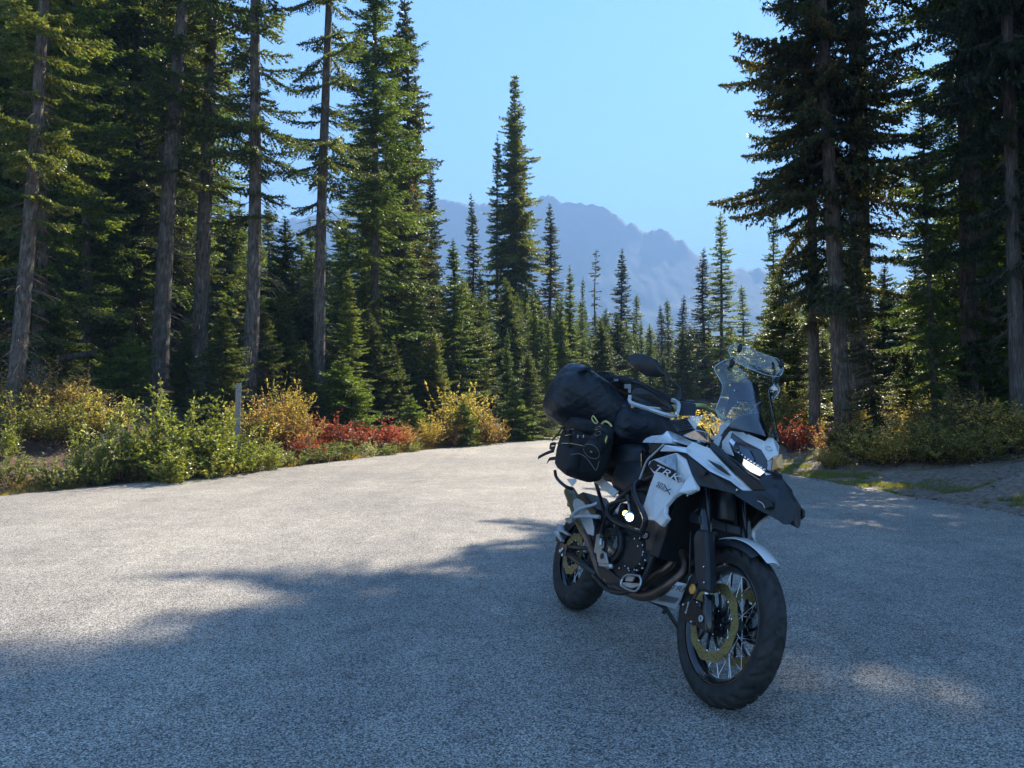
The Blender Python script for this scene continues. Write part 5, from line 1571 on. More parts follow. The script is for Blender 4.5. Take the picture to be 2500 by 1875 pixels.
both_plate('beak_vent', [(1.6430, -0.106, 0.8703), (1.6583, -0.102, 0.8793), (1.7034, -0.088, 0.8657), (1.7141, -0.085, 0.8438), (1.6917, -0.092, 0.8285), (1.6610, -0.101, 0.8418)], M_BLK, th=.012, bevel=.0005)
pipe('vent_rim', [(1.6566, -0.108, 0.8532), (1.6788, -0.102, 0.8485), (1.6889, -0.096, 0.8377), (1.6910, -0.094, 0.8309)], .002, M_SATIN)
both_plate('beak_scoop', [(1.6394, -0.046, 0.9296), (1.6539, -0.038, 0.9394), (1.6830, -0.026, 0.9180), (1.6935, -0.026, 0.9070), (1.6655, -0.038, 0.9191)], M_BLK, th=-.003, bevel=.0005)
disk('fairing_bolt', (1.5294, -0.124, 0.8795), (0, 1, 0), .006, .006, M_CHROME, None, 10)
disk('fairing_bolt', (1.3118, -0.21, 0.8089), (0, 1, 0), .006, .006, M_CHROME, None, 10)
# white shroud with its lettering
SH_ = [(0.9728, -0.25, 0.9045), (0.9727, -0.25, 0.9267), (1.0050, -0.25, 0.9402), (1.1918, -0.25, 0.9855), (1.2566, -0.225, 0.9654), (1.3162, -0.222, 0.9038), (1.3747, -0.218, 0.8541), (1.3793, -0.218, 0.8407), (1.3302, -0.225, 0.8140), (1.2969, -0.243, 0.8083), (1.2570, -0.248, 0.7819), (1.2171, -0.25, 0.7353), (1.2263, -0.25, 0.7093), (1.2573, -0.248, 0.6879), (1.2102, -0.24, 0.6452), (1.1466, -0.245, 0.6608), (1.0811, -0.245, 0.6549), (1.0115, -0.245, 0.7085), (1.0326, -0.25, 0.8004), (1.0480, -0.25, 0.8708)]
shr = both_plate('radiator_shroud', SH_, M_WHITE, th=.022, bevel=.005)
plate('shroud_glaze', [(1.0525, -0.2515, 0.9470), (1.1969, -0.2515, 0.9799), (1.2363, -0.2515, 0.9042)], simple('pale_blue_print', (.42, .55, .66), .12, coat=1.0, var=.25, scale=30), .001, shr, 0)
blk_ = [(0.9815, -0.2525, 0.9034), (0.9974, -0.2525, 0.9305), (1.0193, -0.2525, 0.9377), (1.2414, -0.2525, 0.9009), (1.2894, -0.2525, 0.8515), (1.2187, -0.2525, 0.8661), (1.1164, -0.2525, 0.8837), (1.0457, -0.2525, 0.8844)]
plate('name_block', blk_, M_BLK, .001, shr, 0)
lettering('TRK', (1.0297, -0.254, 0.8899), (1.2741, -0.254, 0.8559), M_WPRINT, parent=shr, shear=.35, h=.36, up=(-.1, 0, 1), space=1.05)
lettering('502', (1.0932, -0.2525, 0.8198), (1.1762, -0.2525, 0.8089), M_BLK, parent=shr, up=(-.1, 0, 1), h=.62, shear=.3)
pipe('badge_line', [(1.0940, -0.252, 0.8164), (1.1813, -0.252, 0.8034), (1.2334, -0.252, 0.8190)], .0013, M_BLK, shr, n=4, sm=1)
pipe('badge_line', [(1.1787, -0.252, 0.8257), (1.2379, -0.252, 0.7929)], .0030, M_BLK, shr, n=4)
pipe('badge_line', [(1.2365, -0.252, 0.8193), (1.1994, -0.252, 0.8048), (1.1785, -0.252, 0.8024)], .0022, M_BLK, shr, n=4, sm=1)
disk('shroud_bolt', (1.2908, -0.238, 0.8685), (0, 1, 0), .007, .008, M_ALU, shr, 12)
sc_c = np.mean(np.array(SH_), axis=0)
both_plate('shroud_liner', [tuple(sc_c + (np.array(p_) - sc_c) * .965 + np.array([0, .0235, 0])) for p_ in SH_], M_BLACKP, th=.004, bevel=0)
# white trim under the seat
both_plate('tail_trim', [(0.2780, -0.165, 0.8885), (0.2960, -0.17, 0.8310), (0.3733, -0.175, 0.7976), (0.5860, -0.178, 0.7517), (0.5452, -0.178, 0.7175), (0.3875, -0.175, 0.7444), (0.2409, -0.172, 0.7774), (0.1872, -0.17, 0.8038), (0.2607, -0.168, 0.8144), (0.2447, -0.165, 0.8664)], M_WHITE, th=.012, bevel=.003)

# ------------------------------------------------------------------ nose: cowl, lamps, badge
CW = dict(a=(1.1948, -0.09625, 1.0881), b=(1.2476, -0.09075, 1.1231), c=(1.2328, -0.08525, 1.1619), d=(1.2496, -0.077, 1.1789), e=(1.3191, -0.066, 1.1743), f=(1.4220, -0.04675, 1.1354), g=(1.4956, -0.01925, 1.1170), h=(1.4974, -0.0099, 1.1345), i=(1.5123, 0, 1.1411), j=(1.5726, 0, 1.1068), k=(1.5786, 0, 1.0686), l=(1.5584, -0.0121, 1.0527), m=(1.5396, -0.0165, 1.0318), n=(1.5189, -0.02475, 1.0573), o=(1.5026, -0.033, 1.0769), p=(1.4277, -0.06875, 1.1001), q=(1.3464, -0.0891, 1.1322), r=(1.3488, -0.09625, 1.0845), s=(1.3889, -0.0825, 1.0277), t=(1.3166, -0.09075, 1.0386), u=(1.2394, -0.0946, 1.0695))
kk = list(CW); ix = {k: i for i, k in enumerate(kk)}
Vc = [CW[k] for k in kk]
fc2 = ['abq', 'aqr', 'aru', 'urt', 'rst', 'bcdq', 'deq', 'efpq', 'fgop', 'gnlo', 'ghl', 'hikl', 'ijk', 'lmno']
fc2 = ['abqr', 'aru', 'urt', 'rst', 'bcdq', 'deq', 'efpq', 'fgop', 'gno', 'ghln', 'hikl', 'ijk', 'lmn']
cen = set('ijk')
nc = len(Vc)
Vm = Vc + [(x, -y, z) for x, y, z in Vc]
Fc = [tuple(ix[c_] for c_ in f) for f in fc2] + [tuple(ix[c_] if c_ in cen else nc + ix[c_] for c_ in reversed(f)) for f in fc2]
o = part('headlamp_cowl', Vm, Fc, M_WHITE, smooth=False)
bm = bmesh.new(); bm.from_mesh(o.data); bmesh.ops.remove_doubles(bm, verts=bm.verts, dist=1e-5); bmesh.ops.recalc_face_normals(bm, faces=bm.faces); bm.to_mesh(o.data); bm.free()
s_ = o.modifiers.new('thickness', 'SOLIDIFY'); s_.thickness = .007; s_.offset = -1
s_ = o.modifiers.new('edges', 'BEVEL'); s_.width = .004; s_.segments = 3; s_.limit_method = 'ANGLE'; s_.angle_limit = R(10)
hull('nose_core', [(1.3084, -0.055, 1.1187), (1.4906, -0.0165, 1.0648), (1.5231, -0.011, 1.0099), (1.3511, -0.0495, 1.0468), (1.1457, 0.055, 1.1417), (1.4457, 0.0165, 1.0707), (1.4937, 0.011, 1.0132), (1.2072, 0.0495, 1.0638), (1.28, .1, 1.0), (1.28, -.1, 1.0), (1.30, .1, 1.14), (1.30, -.1, 1.14)], M_BLACKP, None, .004)
LN = [(1.3452, -0.088, 1.1311), (1.4258, -0.0671, 1.0991), (1.5015, -0.0319, 1.0758), (1.5227, -0.022, 1.0508), (1.5444, -0.0176, 1.0196), (1.5500, -0.0187, 0.9925), (1.5070, -0.0363, 1.0068), (1.4404, -0.05775, 1.0266), (1.3863, -0.0781, 1.0442), (1.3466, -0.09405, 1.0850)]
hl = plate('headlamp', LN, M_LENS, .012, None, .003, (-.3, 1, 0))
plate('headlamp', mir(LN), M_LENS, .012, None, .003, (-.3, -1, 0))
plate('lamp_reflection_bowl', [(1.3495, -0.09488, 1.0891), (1.3552, -0.09268, 1.1053), (1.3844, -0.08553, 1.0900), (1.3800, -0.0869, 1.0708)], M_REFL, .002, hl, .0004)
disk('projector_lens', (1.3975, -0.08113, 1.0683), (.55, -.8, .1), .014, .006, M_GLOSSB, hl, 24)
plate('lamp_inner_fin', [(1.4061, -0.07865, 1.0795), (1.4599, -0.0594, 1.0645), (1.4929, -0.04675, 1.0274), (1.4880, -0.04785, 1.0169), (1.4404, -0.06325, 1.0324), (1.4138, -0.07425, 1.0577)], simple('lamp_inner', (.10, .13, .18), .15, metal=.6), .003, hl, .001)
for k in range(9):
    u = k / 8
    a_ = lerp((1.4126, -0.0759, 1.0455), (1.5384, -0.0209, 0.9957), u)
    blob('chrome_lip', a_, (.008, .006, .005), M_CHROME, hl, 2, n=(10, 6))
for k in range(7):
    u = k / 6
    a_ = lerp((1.4560, -0.0616, 1.0059), (1.5243, -0.0308, 0.9806), u)
    blob('daylight_lamp', a_, (.012, .009, .014), m_drl, hl, 2.4, n=(14, 8))
plate('daylight_lamp_strip', [(1.4330, -0.0616, 1.0250), (1.4975, -0.0429, 1.0010), (1.5447, -0.02475, 0.9850), (1.5251, -0.0308, 0.9645), (1.4817, -0.04675, 0.9742), (1.4537, -0.05885, 0.9883)], m_drl, .006, hl, .002)
plate('lower_lamp', [(1.5430, -0.01925, 0.9837), (1.5695, -0.0055, 0.9832), (1.5780, 0.011, 0.9819), (1.5556, -0.0154, 0.9618)], M_REFL, .01, None, .002)
hull('turn_signal', [(1.5775, -0.02475, 1.0507), (1.6107, -0.00825, 1.0733), (1.6388, -0.0055, 1.0147), (1.6357, -0.0066, 1.0073), (1.5904, -0.02475, 0.9929), (1.6271, -0.04125, 1.0288), (1.6382, -0.033, 1.0075), (1.5515, 0.0165, 1.0388), (1.5601, 0.0165, 1.0137)], M_AMBERP, None, .004)
hull('lamp_divider', [(1.5381, -0.0165, 1.0291), (1.5448, -0.0022, 1.0560), (1.5597, -0.0022, 0.9966), (1.5488, -0.0165, 0.9961), (1.4941, 0.0165, 1.0344), (1.5351, 0.0165, 0.9993), (1.42, 0, 1.0)], M_SATIN, None, .003)
bc = np.array((1.5330, -0.0198, 1.0862)); bn = np.array([.55, -.35, .62]); bn /= np.linalg.norm(bn)
lathe_pts = []
def ringpath(c_, nrm, r_, n=28):
    u = np.cross(nrm, [0, 1.0, .2]); u /= np.linalg.norm(u); v = np.cross(nrm, u)
    return [tuple(c_ + r_ * (math.cos(a) * u + math.sin(a) * v)) for a in np.linspace(0, 2 * math.pi, n)]
pipe('round_badge', ringpath(bc, bn, .0145), .0014, simple('badge_grey', (.35, .42, .45), .3, metal=.5), n=5, sm=1)
pipe('badge_inner', ringpath(bc, bn, .0100), .0009, simple('badge_line', (.35, .42, .45), .3, metal=.5), n=5, sm=1)
both_plate('cowl_vent', [(1.3287, -0.06875, 1.1738), (1.3485, -0.06325, 1.1749), (1.4147, -0.0473, 1.1356), (1.4096, -0.0506, 1.1328), (1.3504, -0.0638, 1.1576)], M_BLK, th=-.004, bevel=.0005)
for p in ((1.2306, -0.09735, 1.0860), (1.3185, -0.0913, 1.0472)):
    disk('cowl_screw', p, (.2, -1, 0), .005, .004, M_FRAME, None, 10)
hull('key_panel', [(1.1064, -0.0935, 1.0718), (1.1875, -0.088, 1.0685), (1.2083, -0.088, 1.0554), (1.2022, -0.088, 1.0480), (1.1343, -0.0935, 1.0515), (1.0620, -0.066, 1.0770), (1.1530, -0.066, 1.0726), (1.1740, -0.066, 1.0594)], M_GLOSSB, None, .003)
for p in ((1.1366, -0.09515, 1.0638), (1.1612, -0.09295, 1.0604), (1.1842, -0.09075, 1.0569)):
    disk('panel_screw', p, (.2, -.9, .4), .0055, .004, M_CHROME, None, 12)

# ------------------------------------------------------------------ screens
def sheet(name, rows, mat, th=.004, rim=True, label=None, parent=None):
    """Curved transparent sheet through rows of points, with a brighter cut edge."""
    nr, ncl = len(rows), len(rows[0])
    V = [p for r_ in rows for p in r_]
    F = [(i * ncl + j, i * ncl + j + 1, (i + 1) * ncl + j + 1, (i + 1) * ncl + j) for i in range(nr - 1) for j in range(ncl - 1)]
    o = part(name, V, F, mat, parent, smooth=True, sub=3)
    return o
def arc(edge, cen_, n=9, pw=3.0):
    """Row across the bike from the right edge point over the middle to the mirrored left edge."""
    out = []
    for k in range(n):
        s = -1 + 2 * k / (n - 1)
        f = 1 - abs(s) ** pw
        out.append((edge[0] + (cen_[0] - edge[0]) * f, abs(edge[1]) * s, edge[2] + (cen_[2] - edge[2]) * f))
    return out
ws_rows = [arc((1.3281, -0.125, 1.1503), (1.5205, 0, 1.1351)), arc((1.2859, -0.15, 1.2082), (1.4558, 0, 1.2058)), arc((1.2853, -0.155, 1.2347), (1.4087, 0, 1.2660)), arc((1.2694, -0.135, 1.3215), (1.3471, 0, 1.3494)), arc((1.2582, -0.15, 1.3563), (1.3127, 0, 1.3996)), arc((1.2399, -0.185, 1.4052), (1.2818, 0, 1.4364)), arc((1.2375, -0.16, 1.4435), (1.2657, 0, 1.4605)), arc((1.2417, -0.125, 1.4702), (1.2567, 0, 1.4700), pw=3)]
ws = sheet('windshield', ws_rows, M_GLASS)
edge_pts = [r_[0] for r_ in ws_rows] + ws_rows[-1][1:-1] + [r_[-1] for r_ in reversed(ws_rows)]
pipe('screen_edge', edge_pts, .0022, M_GLASSEDGE, ws, n=5, sm=4)
df_rows = [arc((1.2809, -0.14, 1.4685), (1.3081, 0, 1.4424)), arc((1.2716, -0.155, 1.5019), (1.2893, 0, 1.4791)), arc((1.2628, -0.145, 1.5254), (1.2829, 0, 1.5118)), arc((1.2621, -0.115, 1.5457), (1.2785, 0, 1.5392), pw=3)]
df_ = sheet('clip_on_deflector', df_rows, M_GLASS)
ep = [r_[0] for r_ in df_rows] + df_rows[-1][1:-1] + [r_[-1] for r_ in reversed(df_rows)] + df_rows[0][1:-1][::-1] + [df_rows[0][0]]
pipe('deflector_edge', ep, .0020, M_GLASSEDGE, df_, n=5, sm=4)
for s in (1, -1):
    for pt_, rr in (((1.2919, -0.118, 1.5202), (.006, .012, .022)), ((1.2744, -0.128, 1.4495), (.008, .012, .024))):
        blob('deflector_clip', (pt_[0] + .006, pt_[1] * s, pt_[2]), rr, M_BLK, df_, 2.4, n=(14, 8))
for p in ((1.2962, -0.09, 1.3230), (1.3341, -0.085, 1.2696), (1.2948, -0.135, 1.2160), (1.3259, -0.122, 1.1838)):
    sc_ = disk('screen_screw', p, (.75, -.55, .3), .0085, .012, M_FRAME, None, 16)
    disk('screw_head', (p[0] + .006, p[1] - .005, p[2] + .002), (.75, -.55, .3), .0050, .006, M_CHROME, sc_, 12)
plate('dash_panel', [(1.2449, -0.085, 1.3708), (1.3217, -0.02, 1.3845), (1.3778, -0.02, 1.2928), (1.3012, -0.06, 1.2832), (1.2852, -0.08, 1.2422), (1.2920, -0.1, 1.1945), (1.2723, -0.1, 1.2223), (1.2619, -0.085, 1.2902)], M_BLACKP, .012, None, .003, (-1, .2, 0))
plate('dash_panel_wing', [(1.3217, -0.02, 1.3845), (1.2805, 0.03, 1.3952), (1.3333, 0.03, 1.3092), (1.3778, -0.02, 1.2928)], M_BLACKP, .012, None, .003, (-1, .2, 0))
hull('instrument_hood', [(1.3347, -0.1, 1.1729), (1.3385, -0.07, 1.2143), (1.4149, -0.02, 1.2484), (1.4884, -0.01, 1.1639), (1.3651, -0.09, 1.1594), (1.22, -.09, 1.06), (1.22, .09, 1.06), (1.42, .06, 1.10), (1.3170, 0.05, 1.2674)], M_BLACKP, None, .006)
dk = [(1.2699, -0.275, 1.1386), (1.2921, -0.275, 1.1542), (1.3548, -0.26, 1.1571), (1.3940, -0.245, 1.1730), (1.4212, -0.215, 1.1288), (1.3956, -0.205, 1.0840), (1.3752, -0.225, 1.0944), (1.3271, -0.26, 1.0971)]
for s in (0,):
    P_ = dk if not s else mir(dk)
    wd_ = part('wind_deflector', P_, [tuple(range(len(P_)))], M_GLASS2)
    pipe('deflector_edge', P_ + [P_[0]], .0018, M_GLASSEDGE, wd_, n=4, sm=1)
    P_ = [(1.2241, -0.25, 1.0677), (1.3121, -0.25, 1.0960), (1.3755, -0.225, 1.0937), (1.3804, -0.215, 1.0572), (1.3621, -0.218, 1.0521), (1.2761, -0.24, 1.0589)]
    P_ = P_ if not s else mir(P_)
    wd_ = part('wind_deflector', P_, [tuple(range(len(P_)))], M_GLASS2)
    pipe('deflector_edge', P_ + [P_[0]], .0018, M_GLASSEDGE, wd_, n=4, sm=1)

# ------------------------------------------------------------------ handlebar, guards, mirrors
pipe('handlebar', [(1.02, -.44, 1.155), (1.10, -.30, 1.185), (1.1471, -0.16, 1.2351), (1.1333, -0.1, 1.2363), (1.1288, -0.04, 1.2310), (1.19, .04, 1.17), (1.08, .16, 1.18), (.96, .30, 1.185), (.86, .42, 1.155)], .0125, M_BARGOLD)
for s in (-1, 1):
    rod('grip', (1.03 - .085 * (s + 1), s * .43, 1.16), (1.095 - .07 * (s + 1), s * .305, 1.187), .017, M_RUB)
    q = (lambda P: P) if s < 0 else (lambda P: [(x - .17, -y * .92, z) for x, y, z in P])     # the bar is turned towards the stand
    hg = plate('handguard', q([(0.9924, -0.43, 1.1911), (0.9834, -0.44, 1.2142), (0.9880, -0.44, 1.2345), (1.0013, -0.43, 1.2465), (1.0324, -0.41, 1.2462), (1.0687, -0.38, 1.2343), (1.1013, -0.35, 1.2202), (1.1293, -0.31, 1.2071), (1.1393, -0.29, 1.1895), (1.1422, -0.29, 1.1734), (1.1276, -0.31, 1.1675), (1.0805, -0.37, 1.1753), (1.0414, -0.41, 1.1783)]), M_BLACKP, .018, None, .006, (-.4, -s * .9, 0))
    P_ = q([(1.0365, -0.465, 1.1959), (1.0590, -0.465, 1.1623), (1.1401, -0.42, 1.1485), (1.2078, -0.345, 1.1365), (1.2029, -0.3, 1.1492), (1.1841, -0.285, 1.1894), (1.1649, -0.285, 1.2143), (1.1178, -0.29, 1.2256)])
    Q_ = smoothpath(P_, 3)
    gb = pipe('guard_bar', P_, .0105, M_SATIN, hg, n=4, sm=3)
    for m_ in gb.data.polygons:
        m_.use_smooth = False
    disk('guard_bolt', q([(1.2174, -0.308, 1.1531)])[0], (.4, s * .9, 0), .008, .006, M_CHROME, hg, 12)
    plate('guard_badge', q([(1.1725, -0.422, 1.1471), (1.2185, -0.36, 1.1394), (1.2191, -0.36, 1.1338), (1.1720, -0.422, 1.1411)]), M_ALU, .002, hg, 0)
    hull('brake_lever' if s < 0 else 'clutch_lever', [(1.10 - .07 * (s + 1) + dx, s * .29, 1.175 + dz) for dx in (0, .012) for dz in (0, .008)] + [(1.085 - .085 * (s + 1) + dx, s * .42, 1.155 + dz) for dx in (0, .010) for dz in (0, .006)], M_ALU, None, .002)
    hull('master_cylinder', q([(1.1373, -0.26, 1.2283), (1.1818, -0.2, 1.2330), (1.2041, -0.2, 1.1739), (1.1601, -0.26, 1.1580)]) + q([(1.0496, -0.21, 1.2432), (1.1150, -0.16, 1.2446), (1.1378, -0.16, 1.1842), (1.0731, -0.21, 1.1709)]), M_FRAME, None, .005)
    hull('switch_box', q([(1.0766, -0.2, 1.2525), (1.1312, -0.17, 1.2558), (1.1395, -0.15, 1.2380), (1.1430, -0.15, 1.2221), (1.0969, -0.2, 1.2331)]) + q([(1.0075, -0.16, 1.2645), (1.0644, -0.13, 1.2677), (1.0901, -0.12, 1.2465)]), M_FRAME, None, .003)
    ms = pipe('mirror_stem', q([(1.1441, -0.27, 1.2285), (1.1390, -0.27, 1.2602), (1.1384, -0.27, 1.2792), (1.1274, -0.28, 1.2955), (1.0963, -0.31, 1.3161), (1.0499, -0.34, 1.3410)]), [.014, .014, .0065, .006, .0065, .009], M_FRAME)
    P_ = q([(0.9196, -0.47, 1.3868), (0.9307, -0.47, 1.4047), (0.9612, -0.45, 1.4182), (1.0134, -0.42, 1.4161), (1.0470, -0.385, 1.3987), (1.0608, -0.355, 1.3716), (1.0802, -0.335, 1.3316), (1.0522, -0.35, 1.3204), (1.0095, -0.39, 1.3177), (0.9730, -0.43, 1.3379), (0.9536, -0.46, 1.3600)])
    cx_ = np.mean(np.array(P_), axis=0) + np.array([.035, 0, 0])
    V = P_ + [tuple(np.array(p) + [-.018, 0, 0]) for p in P_] + [tuple(p * .55 + cx_ * .45 + np.array([.012, 0, 0])) for p in np.array(P_)]
    n_ = len(P_)
    F = [tuple(range(2 * n_, 3 * n_))] + [(i, (i + 1) % n_, 2 * n_ + (i + 1) % n_, 2 * n_ + i) for i in range(n_)] + [((i + 1) % n_, i, n_ + i, n_ + (i + 1) % n_) for i in range(n_)] + [tuple(range(2 * n_ - 1, n_ - 1, -1))]
    mh = part('mirror_housing', V, F, M_BLACKP, ms, bevel=.005)
    fix(mh)
    for f in mh.data.polygons: f.use_smooth = True
    part('mirror_glass', [tuple(np.array(p) * .94 + np.mean(np.array(P_), axis=0) * .06 + [-.0195, 0, 0]) for p in P_], [tuple(range(n_))], M_CHROME, ms)
hull('dark_gap_filler', [(0.7875, -0.1, 1.1745), (1.0056, -0.1, 1.1891), (1.1177, -0.12, 1.1089), (0.8774, -0.12, 1.1096), (0.4653, 0.08, 1.2184), (0.6707, 0.1, 1.2394), (0.7586, 0.1, 1.1554), (0.5252, 0.08, 1.1519)], M_BLACKP, None, .008)  # dark block added to fill the gap below the bar, for massed cables
for k in range(6):
    pipe('cable', [lerp((0.9556, -0.16, 1.1379), (0.9377, -0.12, 1.1152), k / 5), lerp((1.0886, -0.17, 1.1709), (1.1115, -0.15, 1.1259), k / 5), lerp((1.1971, -0.18, 1.1390), (1.2071, -0.16, 1.0952), k / 5)], .0035, M_GLOSSB)
for k in range(5):
    pipe('cable', [(1.14, -.22 + .05 * k, 1.15), (1.24, -.19 + .05 * k, 1.10 - .02 * k), (1.22, -.10 + .03 * k, .98), (1.12, -.06 + .03 * k, .88)], .004, M_FRAME)

# ------------------------------------------------------------------ luggage carried by the motorcycle
def carried(name, label, cat):
    o = thing(name, label, cat)
    o.matrix_world = BK_M
    return o
def rollbag(parent, a, b_, r_, name, mat, cin, n=72, m=56, wr=.02, seed=1, taper=0.0):
    """Soft roll from a to b with cinched straps at the given fractions."""
    rs_ = np.random.RandomState(seed)
    a, b_ = np.array(a), np.array(b_)
    ax = b_ - a; L_ = np.linalg.norm(ax); ax /= L_
    u = np.cross(ax, [0, 0, 1.0]); u /= np.linalg.norm(u); v = np.cross(ax, u)
    V = []
    ph = rs_.uniform(0, 6, 12)
    for i in range(m + 1):
        t_ = i / m
        e = min(t_, 1 - t_) * L_
        end = (1 - max(0, 1 - e / (r_ * .62)) ** 2.6) ** .42 if e < r_ * .62 else 1.0
        c_ = 1.0
        for q in cin:
            c_ -= .13 * math.exp(-((t_ - q) * L_ / .035) ** 2)
        for j in range(n):
            th_ = 2 * math.pi * j / n
            near = sum(math.exp(-((t_ - q) * L_ / .10) ** 2) for q in list(cin) + [0, 1])
            k = 1 + wr * (math.sin(3 * th_ + ph[0] + 5 * t_) + .6 * math.sin(7 * th_ + ph[1] - 9 * t_)) + .040 * near * math.sin(9 * th_ + ph[2] + 2 * math.sin(3 * th_)) ** 3 + .022 * near * math.sin(17 * th_ + ph[3] + 6 * t_) + .022 * math.sin(4 * th_ + 22 * t_ + ph[4]) ** 5
            rr = r_ * max(.02, end) * c_ * k * (1 - taper * max(0, t_ - .35) ** 1.4 / .65 ** 1.4)
            V.append(a + ax * (t_ * L_) + rr * (math.cos(th_) * u + math.sin(th_) * v))
    F = [(i * n + j, i * n + (j + 1) % n, (i + 1) * n + (j + 1) % n, (i + 1) * n + j) for i in range(m) for j in range(n)]
    F += [tuple(range(n - 1, -1, -1)), tuple(m * n + j for j in range(n))]
    o = part(name, V, F, mat, parent, smooth=True, sub=1)
    for q in cin:
        c0 = a + ax * (q * L_)
        P_ = [tuple(c0 + r_ * .885 * (math.cos(w_) * u + math.sin(w_) * v)) for w_ in np.linspace(0, 2 * math.pi, 30)]
        pipe('strap', P_, .007, M_CORD, parent, n=5, sm=1)
    return o
DF = carried('duffel_bag', 'big round black dry bag strapped across the motorcycle seat', 'bag')
rollbag(DF, (.19, -.56, 1.255), (.27, -.06, 1.135), .182, 'bag_body', M_BAG, [], wr=.020, taper=.42)
rollbag(DF, (.30, -.22, 1.125), (.33, .42, 1.10), .150, 'bag_end', M_BAG, [.62], wr=.025, seed=5)
pipe('strap', [(.24 + .115 * math.cos(a), -.16 - .02 * math.sin(a), 1.165 + .125 * math.sin(a)) for a in np.linspace(0, 6.283, 26)], .007, M_CORD, DF, n=5, sm=1)
plate('bag_flap', [(0.2311, -0.52, 1.2991), (0.3431, -0.5, 1.3273), (0.3800, -0.46, 1.3596), (0.3689, -0.44, 1.3566), (0.3007, -0.48, 1.3219), (0.2724, -0.52, 1.2888)], M_CORD, .02, DF, .004)
pipe('carry_loop', [(0.0353, -0.25, 1.4042), (0.0713, -0.25, 1.4169), (0.1450, -0.25, 1.4185), (0.1552, -0.22, 1.4202), (0.1672, -0.2, 1.4002)], .005, M_CORD, DF)
for u_ in (.0, .09):
    pipe('tie_down', [(.19 + u_ * .2 + (.190 - .25 * u_) * math.cos(a), -.40 + u_ * 1.5 + .01 * math.sin(3 * a), 1.232 - u_ * .35 + (.190 - .25 * u_) * math.sin(a)) for a in np.linspace(0, 6.283, 30)], .0045, M_CORD, DF, n=5, sm=1)
TB = carried('tail_pack', 'small black buckled pack lying on top of the round dry bag', 'bag')
blob('pack_body', (0.0434, -0.1, 1.3750), (.13, .15, .060), M_CORD, TB, 3, wr=.05, seed=3, n=(40, 20), roll=-.10)
blob('pack_pocket', (0.2267, 0, 1.3587), (.12, .20, .045), M_CORD, TB, 3, wr=.05, seed=4, n=(40, 20), roll=-.12)
blob('pack_pocket', (0.1096, -0.2, 1.3835), (.06, .06, .045), M_CORD, TB, 2.5, wr=.06, seed=5)
hull('buckle', [(0.4230, -0.22, 1.3433), (0.4694, -0.22, 1.3421), (0.4835, -0.22, 1.3159), (0.4375, -0.22, 1.3169), (0.3807, -0.2, 1.3504), (0.4419, -0.2, 1.3227)], M_PIPING, TB, .002)
hull('buckle', [(0.4694, -0.22, 1.3421), (0.5058, -0.22, 1.3411), (0.5334, -0.22, 1.2894), (0.4975, -0.22, 1.2899), (0.4276, -0.2, 1.3492), (0.4923, -0.2, 1.2959)], M_PIPING, TB, .002)
hull('buckle', [(0.2700, -0.22, 1.3782), (0.3295, -0.22, 1.3762), (0.3366, -0.22, 1.3635), (0.2773, -0.22, 1.3653), (0.2260, -0.2, 1.3857), (0.2933, -0.2, 1.3708)], M_PIPING, TB, .002)
pipe('pack_strap', [(0.1334, -0.15, 1.4095), (0.3806, -0.12, 1.3787), (0.4843, -0.08, 1.3443), (0.5520, -0.05, 1.3220)], .006, M_CORD, TB)
SB = carried('saddle_bag', 'black side bag with a rolled pocket and loose straps below the dry bag', 'bag')
def hl3(P, y0, y1):
    return [(p[0], y0, p[2]) for p in P] + [(p[0] , y1, p[2]) for p in P]
c_ = (0.4120, -0.38, 0.9323)
blob('bag_body', (c_[0] - .095, -.31, c_[2]), (.160, .125, .168), M_CORD, SB, 3.6, wr=.022, seed=8, n=(48, 26), tilt=.10)
blob('lid_flap', ((0.3342, -0.38, 1.0533)[0], -.33, (0.3342, -0.38, 1.0533)[2]), (.17, .125, .045), M_CORD, SB, 3.2, wr=.03, seed=9, n=(40, 18), tilt=.05)
ca, cb2 = np.array((0.7357, -0.45, 0.9106)), np.array((0.6629, -0.37, 1.0174))
rl = pipe('rolled_pocket', [tuple(ca), tuple((ca + cb2) / 2), tuple(cb2)], [.046, .050, .046], M_CORD, SB, n=26)
ad = (ca - cb2) / np.linalg.norm(ca - cb2)
pipe('pocket_piping', ringpath(ca + ad * .003, ad, .045), .0016, M_PIPING, SB, n=4, sm=1)
disk('pocket_stud', ca + ad * .006, ad, .006, .004, M_PIPING, SB, 12)
for u in (.25, .5, .75):
    pipe('pocket_strap', ringpath(ca * (1 - u) + cb2 * u, ad, .0505), .0028, M_CORD, SB, n=5, sm=1)
for yy0, q_ in ((0, [(0.0968, -0.4, 0.9815), (0.2834, -0.437, 0.9834), (0.4328, -0.441, 0.9851), (0.5767, -0.441, 0.9821), (0.7183, -0.437, 0.9835)]), (1, [(0.1134, -0.4, 0.9323), (0.3165, -0.437, 0.9351), (0.4841, -0.441, 0.9386), (0.6076, -0.441, 0.9331)]), (2, [(0.3102, -0.43, 1.0342), (0.3681, -0.441, 0.9944), (0.3967, -0.441, 0.9403), (0.4223, -0.437, 0.8755)]), (3, [(0.6890, -0.43, 1.0456), (0.7251, -0.441, 1.0239), (0.7368, -0.441, 0.9969)])):
    pipe('compression_strap', q_, .0065, M_GLOSSB if yy0 == 1 else M_CORD, SB, n=5)
blob('front_pocket', (c_[0] - .06, -.405, c_[2] - .075), (.120, .045, .075), M_CORD, SB, 3.2, wr=.03, seed=12, n=(36, 18), tilt=.10)
